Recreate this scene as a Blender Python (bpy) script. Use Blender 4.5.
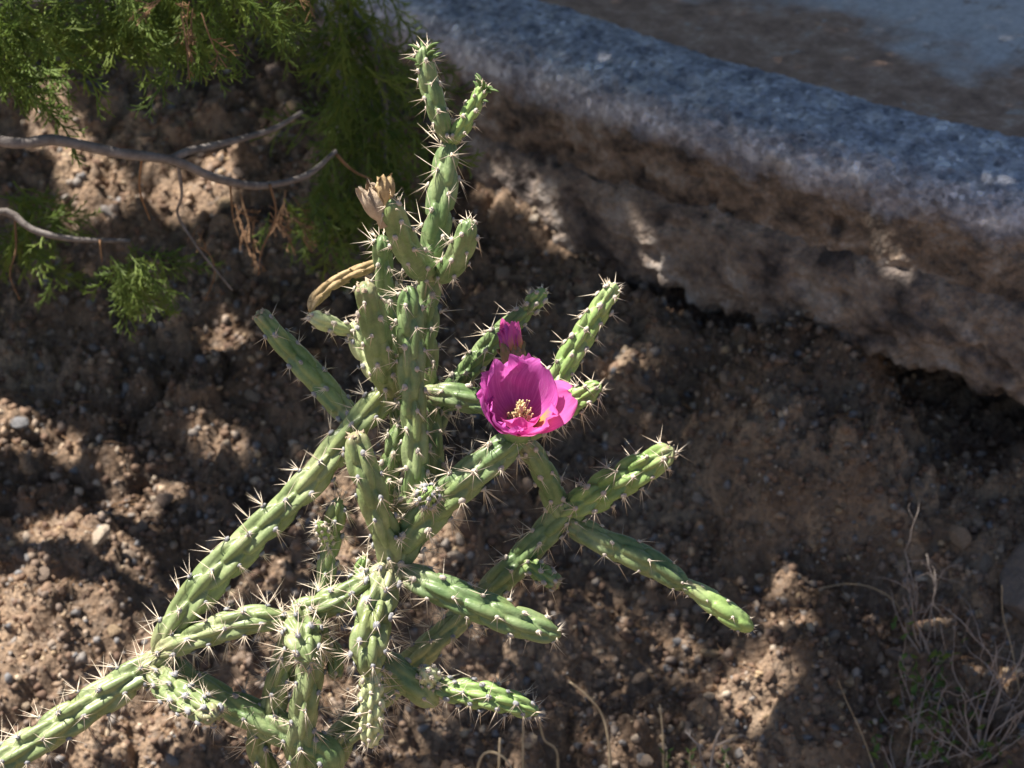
import bpy, math, random
import numpy as np
from mathutils import Vector

rng = np.random.default_rng(7)
random.seed(7)
scene = bpy.context.scene
for o in list(bpy.data.objects):
    bpy.data.objects.remove(o)

# ------------------------------------------------------------------ camera, sky, sun, exposure
CAM_Z = 1.92
PITCH = math.radians(30)
FOCAL = 85.0
F = 1024 * FOCAL / 36.0
cd = bpy.data.cameras.new("camera")
cam = bpy.data.objects.new("camera", cd)
scene.collection.objects.link(cam)
cam.location = (0, 0, CAM_Z)
cam.rotation_euler = (math.radians(90) - PITCH, 0, 0)
cd.lens = FOCAL
cd.sensor_width = 36
cd.clip_start = 0.05
cd.clip_end = 400
cd.dof.use_dof = True
cd.dof.focus_distance = 2.0
cd.dof.aperture_fstop = 10.5
scene.camera = cam

SUN = np.array([-0.46, 0.12, 0.88]); SUN /= np.linalg.norm(SUN)
world = bpy.data.worlds.new("World")
scene.world = world
world.use_nodes = True
wn = world.node_tree
wn.nodes.clear()
wo = wn.nodes.new("ShaderNodeOutputWorld")
wb = wn.nodes.new("ShaderNodeBackground")
ws = wn.nodes.new("ShaderNodeTexSky")
ws.sky_type = 'NISHITA'
ws.sun_disc = False
ws.sun_elevation = math.asin(SUN[2])
ws.sun_rotation = math.atan2(SUN[0], SUN[1])
wb.inputs[1].default_value = 0.042
wn.links.new(ws.outputs[0], wb.inputs[0])
wn.links.new(wb.outputs[0], wo.inputs[0])

sd = bpy.data.lights.new("sun", 'SUN')
sd.energy = 5.0
sd.angle = math.radians(0.53)
sd.color = (1.0, 0.93, 0.82)
sun = bpy.data.objects.new("sun", sd)
scene.collection.objects.link(sun)
sun.location = (-3, 0, 6)
sun.rotation_euler = Vector(SUN).to_track_quat('Z', 'Y').to_euler()

vs = scene.view_settings
vs.view_transform = 'Standard'
vs.look = 'None'
vs.exposure = 1.22
vs.gamma = 1.0
vs.use_curve_mapping = False
scene.cycles.use_denoising = True
scene.cycles.max_bounces = 4
scene.cycles.transparent_max_bounces = 8

# ------------------------------------------------------------------ projection helpers
CAM = np.array([0, 0, CAM_Z])
FW = np.array([0, math.cos(PITCH), -math.sin(PITCH)])
UP = np.array([0, math.sin(PITCH), math.cos(PITCH)])
RT = np.array([1.0, 0, 0])

def ray(px, py):
    return FW + (px - 512) / F * RT + (384 - py) / F * UP

def P(px, py, d):
    return CAM + ray(px, py) * d

LEAN = math.radians(15)
PN = np.array([0, math.cos(LEAN), -math.sin(LEAN)])

def cdepth(px, py, off=0.0):
    return 2.0 * FW.dot(PN) / ray(px, py).dot(PN) - off

def C(px, py, off=0.0):
    return P(px, py, cdepth(px, py, off))

def project(p):
    q = np.asarray(p) - CAM
    d = q @ FW
    return 512 + (q @ RT) / d * F, 384 - (q @ UP) / d * F, d

# ------------------------------------------------------------------ noise
def _hash(ix, iy, iz, seed):
    h = (ix * 374761393 + iy * 668265263 + iz * 1440662683 + seed * 974634777) & 0x7fffffff
    h = ((h ^ (h >> 13)) * 1274126177) & 0x7fffffff
    h = ((h ^ (h >> 16)) * 1103515245) & 0x7fffffff
    return (h & 0xffff) / 65535.0

def vnoise(p, seed=0):
    p = np.asarray(p, float)
    i = np.floor(p).astype(np.int64)
    f = p - i
    f = f * f * (3 - 2 * f)
    r = 0
    for dx in (0, 1):
        wx = f[..., 0] if dx else 1 - f[..., 0]
        for dy in (0, 1):
            wy = f[..., 1] if dy else 1 - f[..., 1]
            for dz in (0, 1):
                wz = f[..., 2] if dz else 1 - f[..., 2]
                r = r + wx * wy * wz * _hash(i[..., 0] + dx, i[..., 1] + dy, i[..., 2] + dz, seed)
    return r * 2 - 1

def fbm(p, octv=4, seed=0, gain=0.5):
    p = np.asarray(p, float)
    a, s, t = 1.0, 0.0, 0.0
    for k in range(octv):
        s = s + a * vnoise(p * (2.03 ** k) + 17.3 * k, seed + k)
        t += a
        a *= gain
    return s / t

def worley(x, y, scale, seed):
    x = np.asarray(x, float) * scale; y = np.asarray(y, float) * scale
    ix = np.floor(x).astype(np.int64); iy = np.floor(y).astype(np.int64)
    best = np.full(x.shape, 9.0); hh = np.zeros(x.shape)
    for dx in (-1, 0, 1):
        for dy in (-1, 0, 1):
            cx, cy = ix + dx, iy + dy
            a = _hash(cx, cy, 0 * cx, seed); b = _hash(cx, cy, 0 * cx + 5, seed); c = _hash(cx, cy, 0 * cx + 9, seed)
            d = np.hypot(cx + a - x, cy + b - y)
            m = d < best
            best = np.where(m, d, best); hh = np.where(m, c, hh)
    return best, hh

def bstack(*a):
    return np.stack(np.broadcast_arrays(*[np.asarray(q, float) for q in a]), -1)

def xy0(x, y, sc):
    return np.stack([np.asarray(x) * sc, np.asarray(y) * sc, np.zeros_like(np.asarray(x, float))], -1)

# ------------------------------------------------------------------ object helpers
def link(o, parent=None):
    scene.collection.objects.link(o)
    if parent is not None:
        o.parent = parent
    return o

def mesh(name, verts, faces, mats, parent=None, smooth=True, midx=None):
    me = bpy.data.meshes.new(name)
    v = np.asarray(verts, np.float32)
    if isinstance(faces, np.ndarray) and faces.ndim == 2:
        n, k = faces.shape
        me.vertices.add(len(v)); me.vertices.foreach_set("co", v.ravel())
        me.loops.add(n * k); me.loops.foreach_set("vertex_index", faces.astype(np.int32).ravel())
        me.polygons.add(n)
        me.polygons.foreach_set("loop_start", np.arange(0, n * k, k, dtype=np.int32))
        me.update(calc_edges=True)
    else:
        me.from_pydata([tuple(map(float, q)) for q in v], [], [tuple(map(int, f)) for f in faces])
    for m in (mats if isinstance(mats, (list, tuple)) else [mats]):
        me.materials.append(m)
    np_ = len(me.polygons)
    if smooth:
        me.polygons.foreach_set("use_smooth", np.ones(np_, bool))
    if midx is not None:
        me.polygons.foreach_set("material_index", np.asarray(midx, np.int32))
    me.validate()
    me.update()
    o = bpy.data.objects.new(name, me)
    return link(o, parent)

def empty(name, label, cat, loc=(0, 0, 0), group=None):
    o = bpy.data.objects.new(name, None)
    o.empty_display_size = 0.05
    link(o)
    o.location = loc
    tag(o, label, cat, group)
    return o

def tag(o, label=None, cat=None, group=None, kind=None):
    if label: o["label"] = label
    if cat: o["category"] = cat
    if group: o["group"] = group
    if kind: o["kind"] = kind
    return o

def unparent_offset(o, root):
    # meshes are written in world coordinates; keep them there under an Empty that has a location
    o.matrix_parent_inverse.translation = -Vector(root.location)
    return o

class MB:
    """collects many small pieces into one mesh"""
    def __init__(self):
        self.v, self.f, self.n = [], [], 0
    def add(self, v, f):
        self.v.append(np.asarray(v, float))
        self.f.extend([tuple(int(i) + self.n for i in q) for q in f])
        self.n += len(v)
    def tube(self, pts, rad, sides=5, cap=True):
        pts = np.asarray(pts, float)
        n = len(pts)
        rad = np.broadcast_to(np.asarray(rad, float), (n,))
        T, U, V = frames(pts)
        a = np.arange(sides) * 2 * math.pi / sides
        ring = (pts[:, None] + rad[:, None, None] * (np.cos(a)[None, :, None] * U[:, None] + np.sin(a)[None, :, None] * V[:, None]))
        v = ring.reshape(-1, 3)
        f = []
        for i in range(n - 1):
            for j in range(sides):
                k = (j + 1) % sides
                f.append((i * sides + j, i * sides + k, (i + 1) * sides + k, (i + 1) * sides + j))
        if cap:
            f.append(tuple(range(sides))[::-1])
            f.append(tuple((n - 1) * sides + j for j in range(sides)))
        self.add(v, f)
    def cone(self, a, b, r, sides=3):
        a = np.asarray(a, float); b = np.asarray(b, float)
        t = b - a; t = t / (np.linalg.norm(t) + 1e-9)
        u = np.cross(t, [0.3, 0.5, 0.8]); u /= np.linalg.norm(u) + 1e-9
        w = np.cross(t, u)
        v = [a + r * (math.cos(q) * u + math.sin(q) * w) for q in np.arange(sides) * 2 * math.pi / sides] + [b]
        f = [(j, (j + 1) % sides, sides) for j in range(sides)]
        self.add(v, f)
    def build(self, name, mats, parent=None, smooth=True):
        return mesh(name, np.concatenate(self.v), self.f, mats, parent, smooth)

def frames(pts):
    n = len(pts)
    T = np.gradient(pts, axis=0) if n > 2 else np.repeat((pts[1:] - pts[:1]), n, 0)
    T = T / (np.linalg.norm(T, axis=1, keepdims=True) + 1e-12)
    U = np.zeros_like(T)
    u = np.cross(T[0], [0, -1, 0.01])
    if np.linalg.norm(u) < 0.1:
        u = np.cross(T[0], [1, 0, 0])
    u /= np.linalg.norm(u)
    for i in range(n):
        u = u - T[i] * u.dot(T[i])
        u /= np.linalg.norm(u) + 1e-12
        U[i] = u
    V = np.cross(T, U)
    return T, U, V

def catmull(pts, ds):
    """pts: (n,k) rows of x,y,z and extras; resampled about every ds metres"""
    pts = np.asarray(pts, float)
    if len(pts) == 2:
        pts = np.stack([pts[0], (pts[0] + pts[1]) / 2, pts[1]])
    ext = np.vstack([2 * pts[0] - pts[1], pts, 2 * pts[-1] - pts[-2]])
    fine = []
    for i in range(1, len(ext) - 2):
        p0, p1, p2, p3 = ext[i - 1:i + 3]
        for t in np.linspace(0, 1, 24, endpoint=False):
            fine.append(0.5 * ((2 * p1) + (-p0 + p2) * t + (2 * p0 - 5 * p1 + 4 * p2 - p3) * t * t + (-p0 + 3 * p1 - 3 * p2 + p3) * t ** 3))
    fine.append(pts[-1])
    fine = np.array(fine)
    L = np.concatenate([[0], np.cumsum(np.linalg.norm(np.diff(fine[:, :3], axis=0), axis=1))])
    n = max(4, int(L[-1] / ds) + 1)
    s = np.linspace(0, L[-1], n)
    return np.stack([np.interp(s, L, fine[:, k]) for k in range(fine.shape[1])], -1), s

# ------------------------------------------------------------------ materials
class NT:
    def __init__(self, name):
        self.m = bpy.data.materials.new(name)
        self.m.use_nodes = True
        self.t = self.m.node_tree
        self.t.nodes.clear()
        self.out = self.n("ShaderNodeOutputMaterial")
    def n(self, typ, **kw):
        nd = self.t.nodes.new(typ)
        for k, v in kw.items():
            setattr(nd, k, v)
        return nd
    def l(self, a, b):
        self.t.links.new(a, b)
    def coord(self, out="Object"):
        return self.n("ShaderNodeTexCoord").outputs[out]
    def noise(self, vec, scale, detail=4, rough=0.55, dist=0.0):
        nd = self.n("ShaderNodeTexNoise")
        nd.inputs["Scale"].default_value = scale
        nd.inputs["Detail"].default_value = detail
        nd.inputs["Roughness"].default_value = rough
        nd.inputs["Distortion"].default_value = dist
        self.l(vec, nd.inputs["Vector"])
        return nd.outputs["Fac"]
    def vor(self, vec, scale, out="Color", feature='F1'):
        nd = self.n("ShaderNodeTexVoronoi", feature=feature)
        nd.inputs["Scale"].default_value = scale
        self.l(vec, nd.inputs["Vector"])
        return nd.outputs[out]
    def ramp(self, fac, stops, interp='LINEAR'):
        nd = self.n("ShaderNodeValToRGB")
        cr = nd.color_ramp
        cr.interpolation = interp
        while len(cr.elements) < len(stops):
            cr.elements.new(0.5)
        for e, (p, c) in zip(cr.elements, stops):
            e.position = p
            e.color = (*c, 1) if len(c) == 3 else c
        self.l(fac, nd.inputs[0])
        return nd.outputs[0]
    def mix(self, fac, a, b, blend='MIX'):
        nd = self.n("ShaderNodeMix", data_type='RGBA', blend_type=blend)
        for i, v in ((0, fac), (6, a), (7, b)):
            if hasattr(v, "is_linked") or hasattr(v, "links"):
                self.l(v, nd.inputs[i])
            elif i == 0:
                nd.inputs[0].default_value = v
            else:
                nd.inputs[i].default_value = (*v, 1)
        return nd.outputs[2]
    def math(self, op, a, b=0.0, clamp=False):
        nd = self.n("ShaderNodeMath", operation=op, use_clamp=clamp)
        for i, v in enumerate((a, b)):
            if hasattr(v, "links"):
                self.l(v, nd.inputs[i])
            else:
                nd.inputs[i].default_value = v
        return nd.outputs[0]
    def bump(self, h, strength=0.5, dist=0.002, normal=None):
        nd = self.n("ShaderNodeBump")
        nd.inputs["Strength"].default_value = strength
        nd.inputs["Distance"].default_value = dist
        self.l(h, nd.inputs["Height"])
        if normal is not None:
            self.l(normal, nd.inputs["Normal"])
        return nd.outputs[0]
    def bsdf(self, col, rough=0.7, normal=None, spec=0.4, sss=0.0, sssr=(0.4, 0.6, 0.2), coat=0.0):
        b = self.n("ShaderNodeBsdfPrincipled")
        if hasattr(col, "links"):
            self.l(col, b.inputs["Base Color"])
        else:
            b.inputs["Base Color"].default_value = (*col, 1)
        if hasattr(rough, "links"):
            self.l(rough, b.inputs["Roughness"])
        else:
            b.inputs["Roughness"].default_value = rough
        b.inputs["Specular IOR Level"].default_value = spec
        if sss > 0:
            b.inputs["Subsurface Weight"].default_value = sss
            b.inputs["Subsurface Radius"].default_value = sssr
            b.inputs["Subsurface Scale"].default_value = 0.006
        if normal is not None:
            self.l(normal, b.inputs["Normal"])
        return b
    def done(self, sh):
        self.l(sh.outputs[0], self.out.inputs[0])
        return self.m
    def rnd(self):
        return self.n("ShaderNodeObjectInfo").outputs["Random"]

def mat_soil():
    t = NT("soil")
    c = t.coord()
    big = t.noise(c, 5, 5, 0.6)
    col = t.ramp(big, [(0.32, (0.12, 0.084, 0.062)), (0.5, (0.25, 0.18, 0.132)), (0.70, (0.46, 0.35, 0.26))])
    grit = t.vor(c, 170)
    g2 = t.noise(c, 60, 6, 0.7)
    gv = t.ramp(grit, [(0.0, (0.55, 0.52, 0.5)), (0.5, (0.95, 0.93, 0.9)), (1.0, (1.5, 1.4, 1.25))])
    col = t.mix(0.75, col, gv, 'MULTIPLY')
    col = t.mix(t.ramp(g2, [(0.52, (0, 0, 0)), (0.7, (0.6, 0.6, 0.6))]), col, (0.30, 0.25, 0.21))
    h = t.math('ADD', t.math('MULTIPLY', t.noise(c, 130, 7, 0.7), 1.0), t.math('MULTIPLY', t.vor(c, 150, "Distance"), 0.7))
    h = t.math('ADD', h, t.math('MULTIPLY', t.noise(c, 35, 5, 0.65), 2.2))
    return t.done(t.bsdf(col, 0.92, t.bump(h, 0.9, 0.006), spec=0.2))

def mat_stone(name, ramp, attr=None):
    t = NT(name)
    c = t.coord()
    if attr:
        a = t.n("ShaderNodeAttribute"); a.attribute_name = attr
        r = a.outputs["Fac"]
    else:
        r = t.rnd()
    col = t.ramp(r, ramp)
    n = t.noise(c, 60 if attr else 4, 5, 0.65)
    col = t.mix(0.8, col, t.ramp(n, [(0.3, (0.62, 0.6, 0.58)), (0.7, (1.2, 1.17, 1.12))]), 'MULTIPLY')
    h = t.noise(c, 300 if attr else 9, 5, 0.65)
    return t.done(t.bsdf(col, 0.85, t.bump(h, 0.5, 0.002 if attr else 0.08), spec=0.25))

STONE_RAMP = [(0.0, (0.169, 0.111, 0.085)), (0.2, (0.273, 0.189, 0.137)), (0.4, (0.208, 0.169, 0.150)), (0.55, (0.390, 0.286, 0.208)),
              (0.7, (0.286, 0.254, 0.234)), (0.82, (0.208, 0.215, 0.240)), (0.92, (0.442, 0.325, 0.208)), (1.0, (0.572, 0.507, 0.442))]

def mat_concrete_top():
    t = NT("weathered_concrete")
    c = t.coord()
    sp = t.vor(c, 130)
    spv = t.ramp(sp, [(0.0, (0.38, 0.38, 0.40)), (0.5, (0.92, 0.92, 0.92)), (0.8, (1.15, 1.15, 1.15)), (0.95, (1.8, 1.8, 1.8))])
    base = t.ramp(t.noise(c, 22, 8, 0.72), [(0.34, (0.27, 0.285, 0.35)), (0.5, (0.54, 0.56, 0.66)), (0.64, (0.86, 0.87, 0.94))])
    col = t.mix(0.9, base, spv, 'MULTIPLY')
    # rusty and black run-off stains on the upright face, their outline broken by noise
    z = t.n("ShaderNodeSeparateXYZ"); t.l(c, z.inputs[0])
    drop = t.math('MULTIPLY', t.math('SUBTRACT', 0.655, z.outputs[2]), 30)
    mp = t.n("ShaderNodeMapping"); mp.inputs["Scale"].default_value = (1, 1, 1.3); t.l(c, mp.inputs[0])
    wob = t.math('MULTIPLY', t.math('SUBTRACT', t.noise(mp.outputs[0], 16, 6, 0.65), 0.5), 2.6)
    fac = t.math('ADD', drop, wob, True)
    stain = t.ramp(t.noise(mp.outputs[0], 17, 8, 0.72, 0.3), [(0.38, (0.045, 0.038, 0.037)), (0.46, (0.13, 0.105, 0.09)), (0.55, (0.27, 0.205, 0.16)), (0.65, (0.40, 0.355, 0.325))])
    stain = t.mix(0.55, stain, t.ramp(t.vor(c, 120), [(0, (0.6, 0.6, 0.6)), (1, (1.35, 1.3, 1.25))]), 'MULTIPLY')
    col = t.mix(fac, col, stain)
    h = t.math('ADD', t.noise(c, 140, 7, 0.72), t.math('MULTIPLY', t.vor(c, 190, "Distance"), 0.8))
    return t.done(t.bsdf(col, 0.88, t.bump(h, 0.9, 0.004), spec=0.3))

def mat_concrete_base():
    t = NT("stained_concrete")
    c = t.coord()
    mp = t.n("ShaderNodeMapping"); mp.inputs["Scale"].default_value = (1, 1, 1.3); t.l(c, mp.inputs[0])
    col = t.ramp(t.noise(mp.outputs[0], 13, 7, 0.65, 0.3), [(0.38, (0.07, 0.062, 0.062)), (0.46, (0.18, 0.15, 0.138)), (0.55, (0.32, 0.26, 0.22)), (0.65, (0.44, 0.40, 0.38))])
    col = t.mix(0.6, col, t.ramp(t.vor(c, 150), [(0, (0.6, 0.6, 0.62)), (0.7, (1.05, 1.03, 1.0)), (1, (1.5, 1.45, 1.4))]), 'MULTIPLY')
    h = t.math('ADD', t.noise(c, 110, 7, 0.72), t.math('MULTIPLY', t.vor(c, 150, "Distance"), 0.9))
    return t.done(t.bsdf(col, 0.9, t.bump(h, 0.9, 0.005), spec=0.25))

def mat_pavement():
    t = NT("dusty_slab")
    c = t.coord("UV")       # U runs along the kerb, V away from it, in metres
    s = t.n("ShaderNodeSeparateXYZ"); t.l(c, s.inputs[0])
    w = t.math('ADD', s.outputs[1], t.math('MULTIPLY', t.math('SUBTRACT', t.noise(c, 4.5, 7, 0.68), 0.5), 0.62))
    dirt = t.ramp(w, [(0.33, (0, 0, 0)), (0.45, (1, 1, 1))])
    soil = t.ramp(t.noise(c, 22, 7, 0.7), [(0.32, (0.24, 0.155, 0.115)), (0.48, (0.42, 0.27, 0.20)), (0.60, (0.52, 0.36, 0.28)), (0.68, (0.66, 0.53, 0.46))])
    slab = t.ramp(t.noise(c, 30, 7, 0.72), [(0.3, (0.44, 0.43, 0.45)), (0.5, (0.64, 0.63, 0.66)), (0.75, (0.72, 0.70, 0.72))])
    col = t.mix(dirt, soil, slab)
    spots = t.ramp(t.noise(c, 13, 6, 0.72), [(0.60, (0, 0, 0)), (0.67, (0.9, 0.9, 0.9))])
    col = t.mix(t.math('MULTIPLY', spots, t.math('SUBTRACT', 1.0, dirt)), col, (0.50, 0.45, 0.43))
    spots2 = t.ramp(t.noise(c, 17, 6, 0.75), [(0.58, (0, 0, 0)), (0.66, (0.8, 0.8, 0.8))])
    col = t.mix(t.math('MULTIPLY', spots2, dirt), col, (0.36, 0.26, 0.21))
    col = t.mix(0.5, col, t.ramp(t.vor(c, 160), [(0, (0.7, 0.7, 0.7)), (1, (1.25, 1.25, 1.25))]), 'MULTIPLY')
    h = t.noise(c, 120, 7, 0.75)
    return t.done(t.bsdf(col, 0.85, t.bump(h, 0.7, 0.003), spec=0.3))

def mat_cactus(name, a, b, d, pale=0.0):
    t = NT(name)
    c = t.coord()
    n1 = t.noise(c, 26, 5, 0.6)
    col = t.ramp(n1, [(0.3, a), (0.5, b), (0.72, d)])
    col = t.mix(0.5, col, t.ramp(t.rnd(), [(0, (0.82, 0.86, 0.85)), (1, (1.16, 1.12, 1.05))]), 'MULTIPLY')
    ca = t.n("ShaderNodeAttribute"); ca.attribute_name = "cork"
    ck = t.math('MULTIPLY', ca.outputs["Fac"], t.ramp(t.noise(c, 130, 6, 0.7), [(0.38, (0, 0, 0)), (0.58, (0.85, 0.85, 0.85))]))
    col = t.mix(t.ramp(t.noise(c, 17, 4, 0.6), [(0.55, (0, 0, 0)), (0.72, (0.5, 0.5, 0.5))]), col, (0.27, 0.27, 0.085))
    col = t.mix(ck, col, (0.34, 0.28, 0.19))
    # corky scars and waxy bloom
    col = t.mix(t.ramp(t.noise(c, 75, 6, 0.75), [(0.66, (0, 0, 0)), (0.72, (0.75, 0.75, 0.75))]), col, (0.26, 0.22, 0.14))
    col = t.mix(t.ramp(t.noise(c, 48, 3, 0.6), [(0.48, (0, 0, 0)), (0.75, (0.40, 0.40, 0.40))]), col, (0.33, 0.37, 0.22))
    col = t.mix(0.55, col, t.ramp(t.noise(c, 210, 6, 0.7), [(0.32, (0.72, 0.76, 0.66)), (0.68, (1.28, 1.24, 1.22))]), 'MULTIPLY')
    h = t.noise(c, 420, 4, 0.6)
    h = t.math('ADD', h, t.math('MULTIPLY', t.noise(c, 110, 4, 0.6), 2.0))
    return t.done(t.bsdf(col, t.ramp(n1, [(0.3, (0.34,) * 3), (0.7, (0.50,) * 3)]), t.bump(h, 0.25, 0.0012), spec=0.5))

def mat_simple(name, a, b, scale=40, rough=0.7, sss=0.0, bump=0.3, spec=0.3, rnd=0.0):
    t = NT(name)
    c = t.coord()
    col = t.ramp(t.noise(c, scale, 5, 0.65), [(0.3, a), (0.7, b)])
    if rnd:
        col = t.mix(rnd, col, t.ramp(t.rnd(), [(0, (0.6, 0.62, 0.5)), (0.6, (1, 1, 1)), (1, (1.5, 1.35, 1.1))]), 'MULTIPLY')
    return t.done(t.bsdf(col, rough, t.bump(t.noise(c, scale * 5, 5, 0.65), bump, 0.001), spec=spec, sss=sss))

def mat_leaf(name, a, b, trans, scale=30, mixf=0.3, rnd=0.6, rough=0.55):
    t = NT(name)
    c = t.coord()
    col = t.ramp(t.noise(c, scale, 4, 0.65), [(0.3, a), (0.7, b)])
    if rnd:
        col = t.mix(rnd, col, t.ramp(t.rnd(), [(0, (0.65, 0.72, 0.7)), (0.5, (1, 1, 1)), (1, (1.35, 1.2, 0.95))]), 'MULTIPLY')
    b_ = t.bsdf(col, rough, None, spec=0.3)
    tr = t.n("ShaderNodeBsdfTranslucent"); tr.inputs[0].default_value = (*trans, 1)
    mx = t.n("ShaderNodeMixShader"); mx.inputs[0].default_value = mixf
    t.l(b_.outputs[0], mx.inputs[1]); t.l(tr.outputs[0], mx.inputs[2])
    return t.done(mx)

def mat_petal(name, yellow, pink=0.0):
    t = NT(name)
    uv = t.coord("UV")
    s = t.n("ShaderNodeSeparateXYZ"); t.l(uv, s.inputs[0])
    mp = t.n("ShaderNodeMapping"); mp.inputs["Scale"].default_value = (9, 0.8, 1); t.l(uv, mp.inputs[0])
    vein = t.noise(mp.outputs[0], 3.0, 5, 0.6)
    col = t.ramp(vein, [(0.3, (0.62, 0.10, 0.46)), (0.55, (0.76, 0.17, 0.60)), (0.75, (0.88, 0.34, 0.75))])
    if pink:
        col = t.mix(pink, col, (0.88, 0.16, 0.46))
    if yellow:
        y = t.math('ADD', s.outputs[1], t.math('MULTIPLY', t.math('SUBTRACT', vein, 0.5), 0.5))
        col = t.mix(t.ramp(y, [(0.42, (1, 1, 1)), (0.78, (0, 0, 0))]), col, (0.62, 0.44, 0.13))
    else:
        col = t.mix(t.ramp(s.outputs[1], [(0.05, (0.8, 0.8, 0.8)), (0.25, (0, 0, 0))]), col, (0.55, 0.25, 0.16))
    h = t.noise(mp.outputs[0], 6, 4, 0.6)
    b_ = t.bsdf(col, 0.5, t.bump(h, 0.4, 0.002), spec=0.3)
    tr = t.n("ShaderNodeBsdfTranslucent"); t.l(col, tr.inputs[0])
    mx = t.n("ShaderNodeMixShader"); mx.inputs[0].default_value = 0.45
    t.l(b_.outputs[0], mx.inputs[1]); t.l(tr.outputs[0], mx.inputs[2])
    return t.done(mx)

M = {
    "soil": mat_soil(),
    "stone": mat_stone("stone", STONE_RAMP),
    "gravel": mat_stone("gravel", STONE_RAMP, "shade"),
    "boulder": mat_stone("boulder", [(0, (0.22, 0.185, 0.17)), (1, (0.22, 0.185, 0.17))]),
    "top": mat_concrete_top(),
    "base": mat_concrete_base(),
    "slab": mat_pavement(),
    "cactus": mat_cactus("cactus_skin", (0.088, 0.155, 0.060), (0.155, 0.235, 0.098), (0.28, 0.345, 0.175)),
    "old": mat_cactus("old_cactus_skin", (0.13, 0.185, 0.075), (0.21, 0.27, 0.12), (0.36, 0.40, 0.22)),
    "young": mat_cactus("young_cactus_skin", (0.16, 0.27, 0.08), (0.24, 0.36, 0.12), (0.34, 0.45, 0.19)),
    "pale": mat_cactus("pale_cactus_skin", (0.38, 0.46, 0.22), (0.50, 0.56, 0.32), (0.62, 0.64, 0.44)),
    "areole": mat_simple("areole_felt", (0.36, 0.31, 0.26), (0.62, 0.56, 0.50), 500, 0.95),
    "areole_grey": mat_simple("grey_areole_felt", (0.20, 0.20, 0.22), (0.40, 0.40, 0.42), 500, 0.95),
    "spine": mat_simple("spine", (0.58, 0.46, 0.34), (0.80, 0.72, 0.60), 60, 0.45),
    "dry": mat_simple("dried_stem", (0.27, 0.18, 0.09), (0.55, 0.42, 0.24), 120, 0.8, bump=0.8),
    "wither": mat_simple("withered_petal", (0.36, 0.27, 0.19), (0.58, 0.48, 0.37), 160, 0.8, bump=0.7),
    "scar": mat_simple("corky_scar", (0.30, 0.22, 0.15), (0.50, 0.42, 0.32), 300, 0.9, bump=0.8),
    "leaf": mat_leaf("cactus_leaf", (0.10, 0.18, 0.06), (0.22, 0.31, 0.13), (0.2, 0.3, 0.08), rnd=0),
    "petal": mat_petal("magenta_petal", False),
    "petal_outer": mat_petal("magenta_yellow_petal", True, 0.55),
    "petal_pink": mat_petal("pink_petal", False, 0.6),
    "sepal": mat_leaf("bud_sepal", (0.20, 0.26, 0.08), (0.42, 0.24, 0.20), (0.3, 0.25, 0.1), 130, 0.2, 0),
    "anther": mat_simple("anther", (0.60, 0.47, 0.22), (0.80, 0.68, 0.42), 900, 0.8),
    "bark": mat_simple("juniper_bark", (0.13, 0.11, 0.10), (0.30, 0.27, 0.26), 70, 0.9, bump=1.0),
    "juniper": mat_leaf("juniper_foliage", (0.10, 0.165, 0.030), (0.195, 0.27, 0.065), (0.28, 0.37, 0.03), 25, 0.35),
    "dead": mat_simple("dead_foliage", (0.15, 0.085, 0.05), (0.28, 0.17, 0.10), 60, 0.9, rnd=0.5),
    "twig": mat_simple("dry_twig", (0.24, 0.19, 0.17), (0.46, 0.40, 0.37), 40, 0.9, bump=0.6),
    "straw": mat_simple("straw", (0.42, 0.31, 0.19), (0.62, 0.50, 0.34), 50, 0.8),
    "weed": mat_leaf("weed_leaf", (0.07, 0.13, 0.03), (0.14, 0.22, 0.06), (0.14, 0.24, 0.04), 60, 0.25),
}

# ------------------------------------------------------------------ the kerb line (plan view), from its traced top edge
ZT = 0.69                                  # height of the paved top
EDGE = [(427, 27), (522, 61), (631, 97), (741, 134), (826, 158), (924, 189), (1024, 204)]
ex = []
for px, py in EDGE:
    r = ray(px, py)
    t_ = (ZT - 0.015 - CAM_Z) / r[2]
    ex.append((CAM + r * t_)[:2])
ex = np.array(ex)
KC = np.polyfit(ex[:, 0], ex[:, 1], 2)
KX0, KX1 = -0.25, 0.75

def kerb_y(x):
    x = np.asarray(x, float)
    xc = np.clip(x, KX0, KX1)
    return np.polyval(KC, xc) + (x - xc) * (2 * KC[0] * xc + KC[1])

def kerb_slope(x):
    xc = np.clip(x, KX0, KX1)
    return 2 * KC[0] * xc + KC[1]

def kerb_out(x, y):
    """distance outwards (towards the viewer) from the kerb's edge"""
    return (kerb_y(x) - y) / np.sqrt(1 + kerb_slope(x) ** 2)

# ------------------------------------------------------------------ ground
def ground_base(x, y):
    z = 0.40 - 0.36 * (2.85 - y)
    z = 0.06 * np.log1p(np.exp(np.clip(z / 0.06, -40, 40)))     # level foot of the bank
    z = np.where(z > 0.5, 0.5 + 0.16 * (1 - np.exp(-(z - 0.5) / 0.16)), z)
    return z

LUMPS = [(620, 390, 0.035, 0.06), (960, 560, 0.04, 0.09), (470, 545, 0.03, 0.06),
         (90, 610, 0.035, 0.10), (40, 690, 0.03, 0.08), (800, 650, 0.03, 0.07), (230, 420, 0.03, 0.10), (870, 600, -0.06, 0.05), (930, 430, -0.05, 0.06), (650, 640, -0.02, 0.08)]
LW = []
def _plane_hit(px, py):
    r = ray(px, py)
    y = 2.6
    for _ in range(40):
        p = CAM + r * (y / r[1])
        y = y + 0.6 * ((p[2] - float(ground_base(p[0], y))) / (0.36 + 0.5))
    return CAM + r * (y / r[1])
for px, py, a, s in LUMPS:
    p = _plane_hit(px, py)
    LW.append((p[0], p[1], a, s))

BLK = _plane_hit(800, 465)

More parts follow.
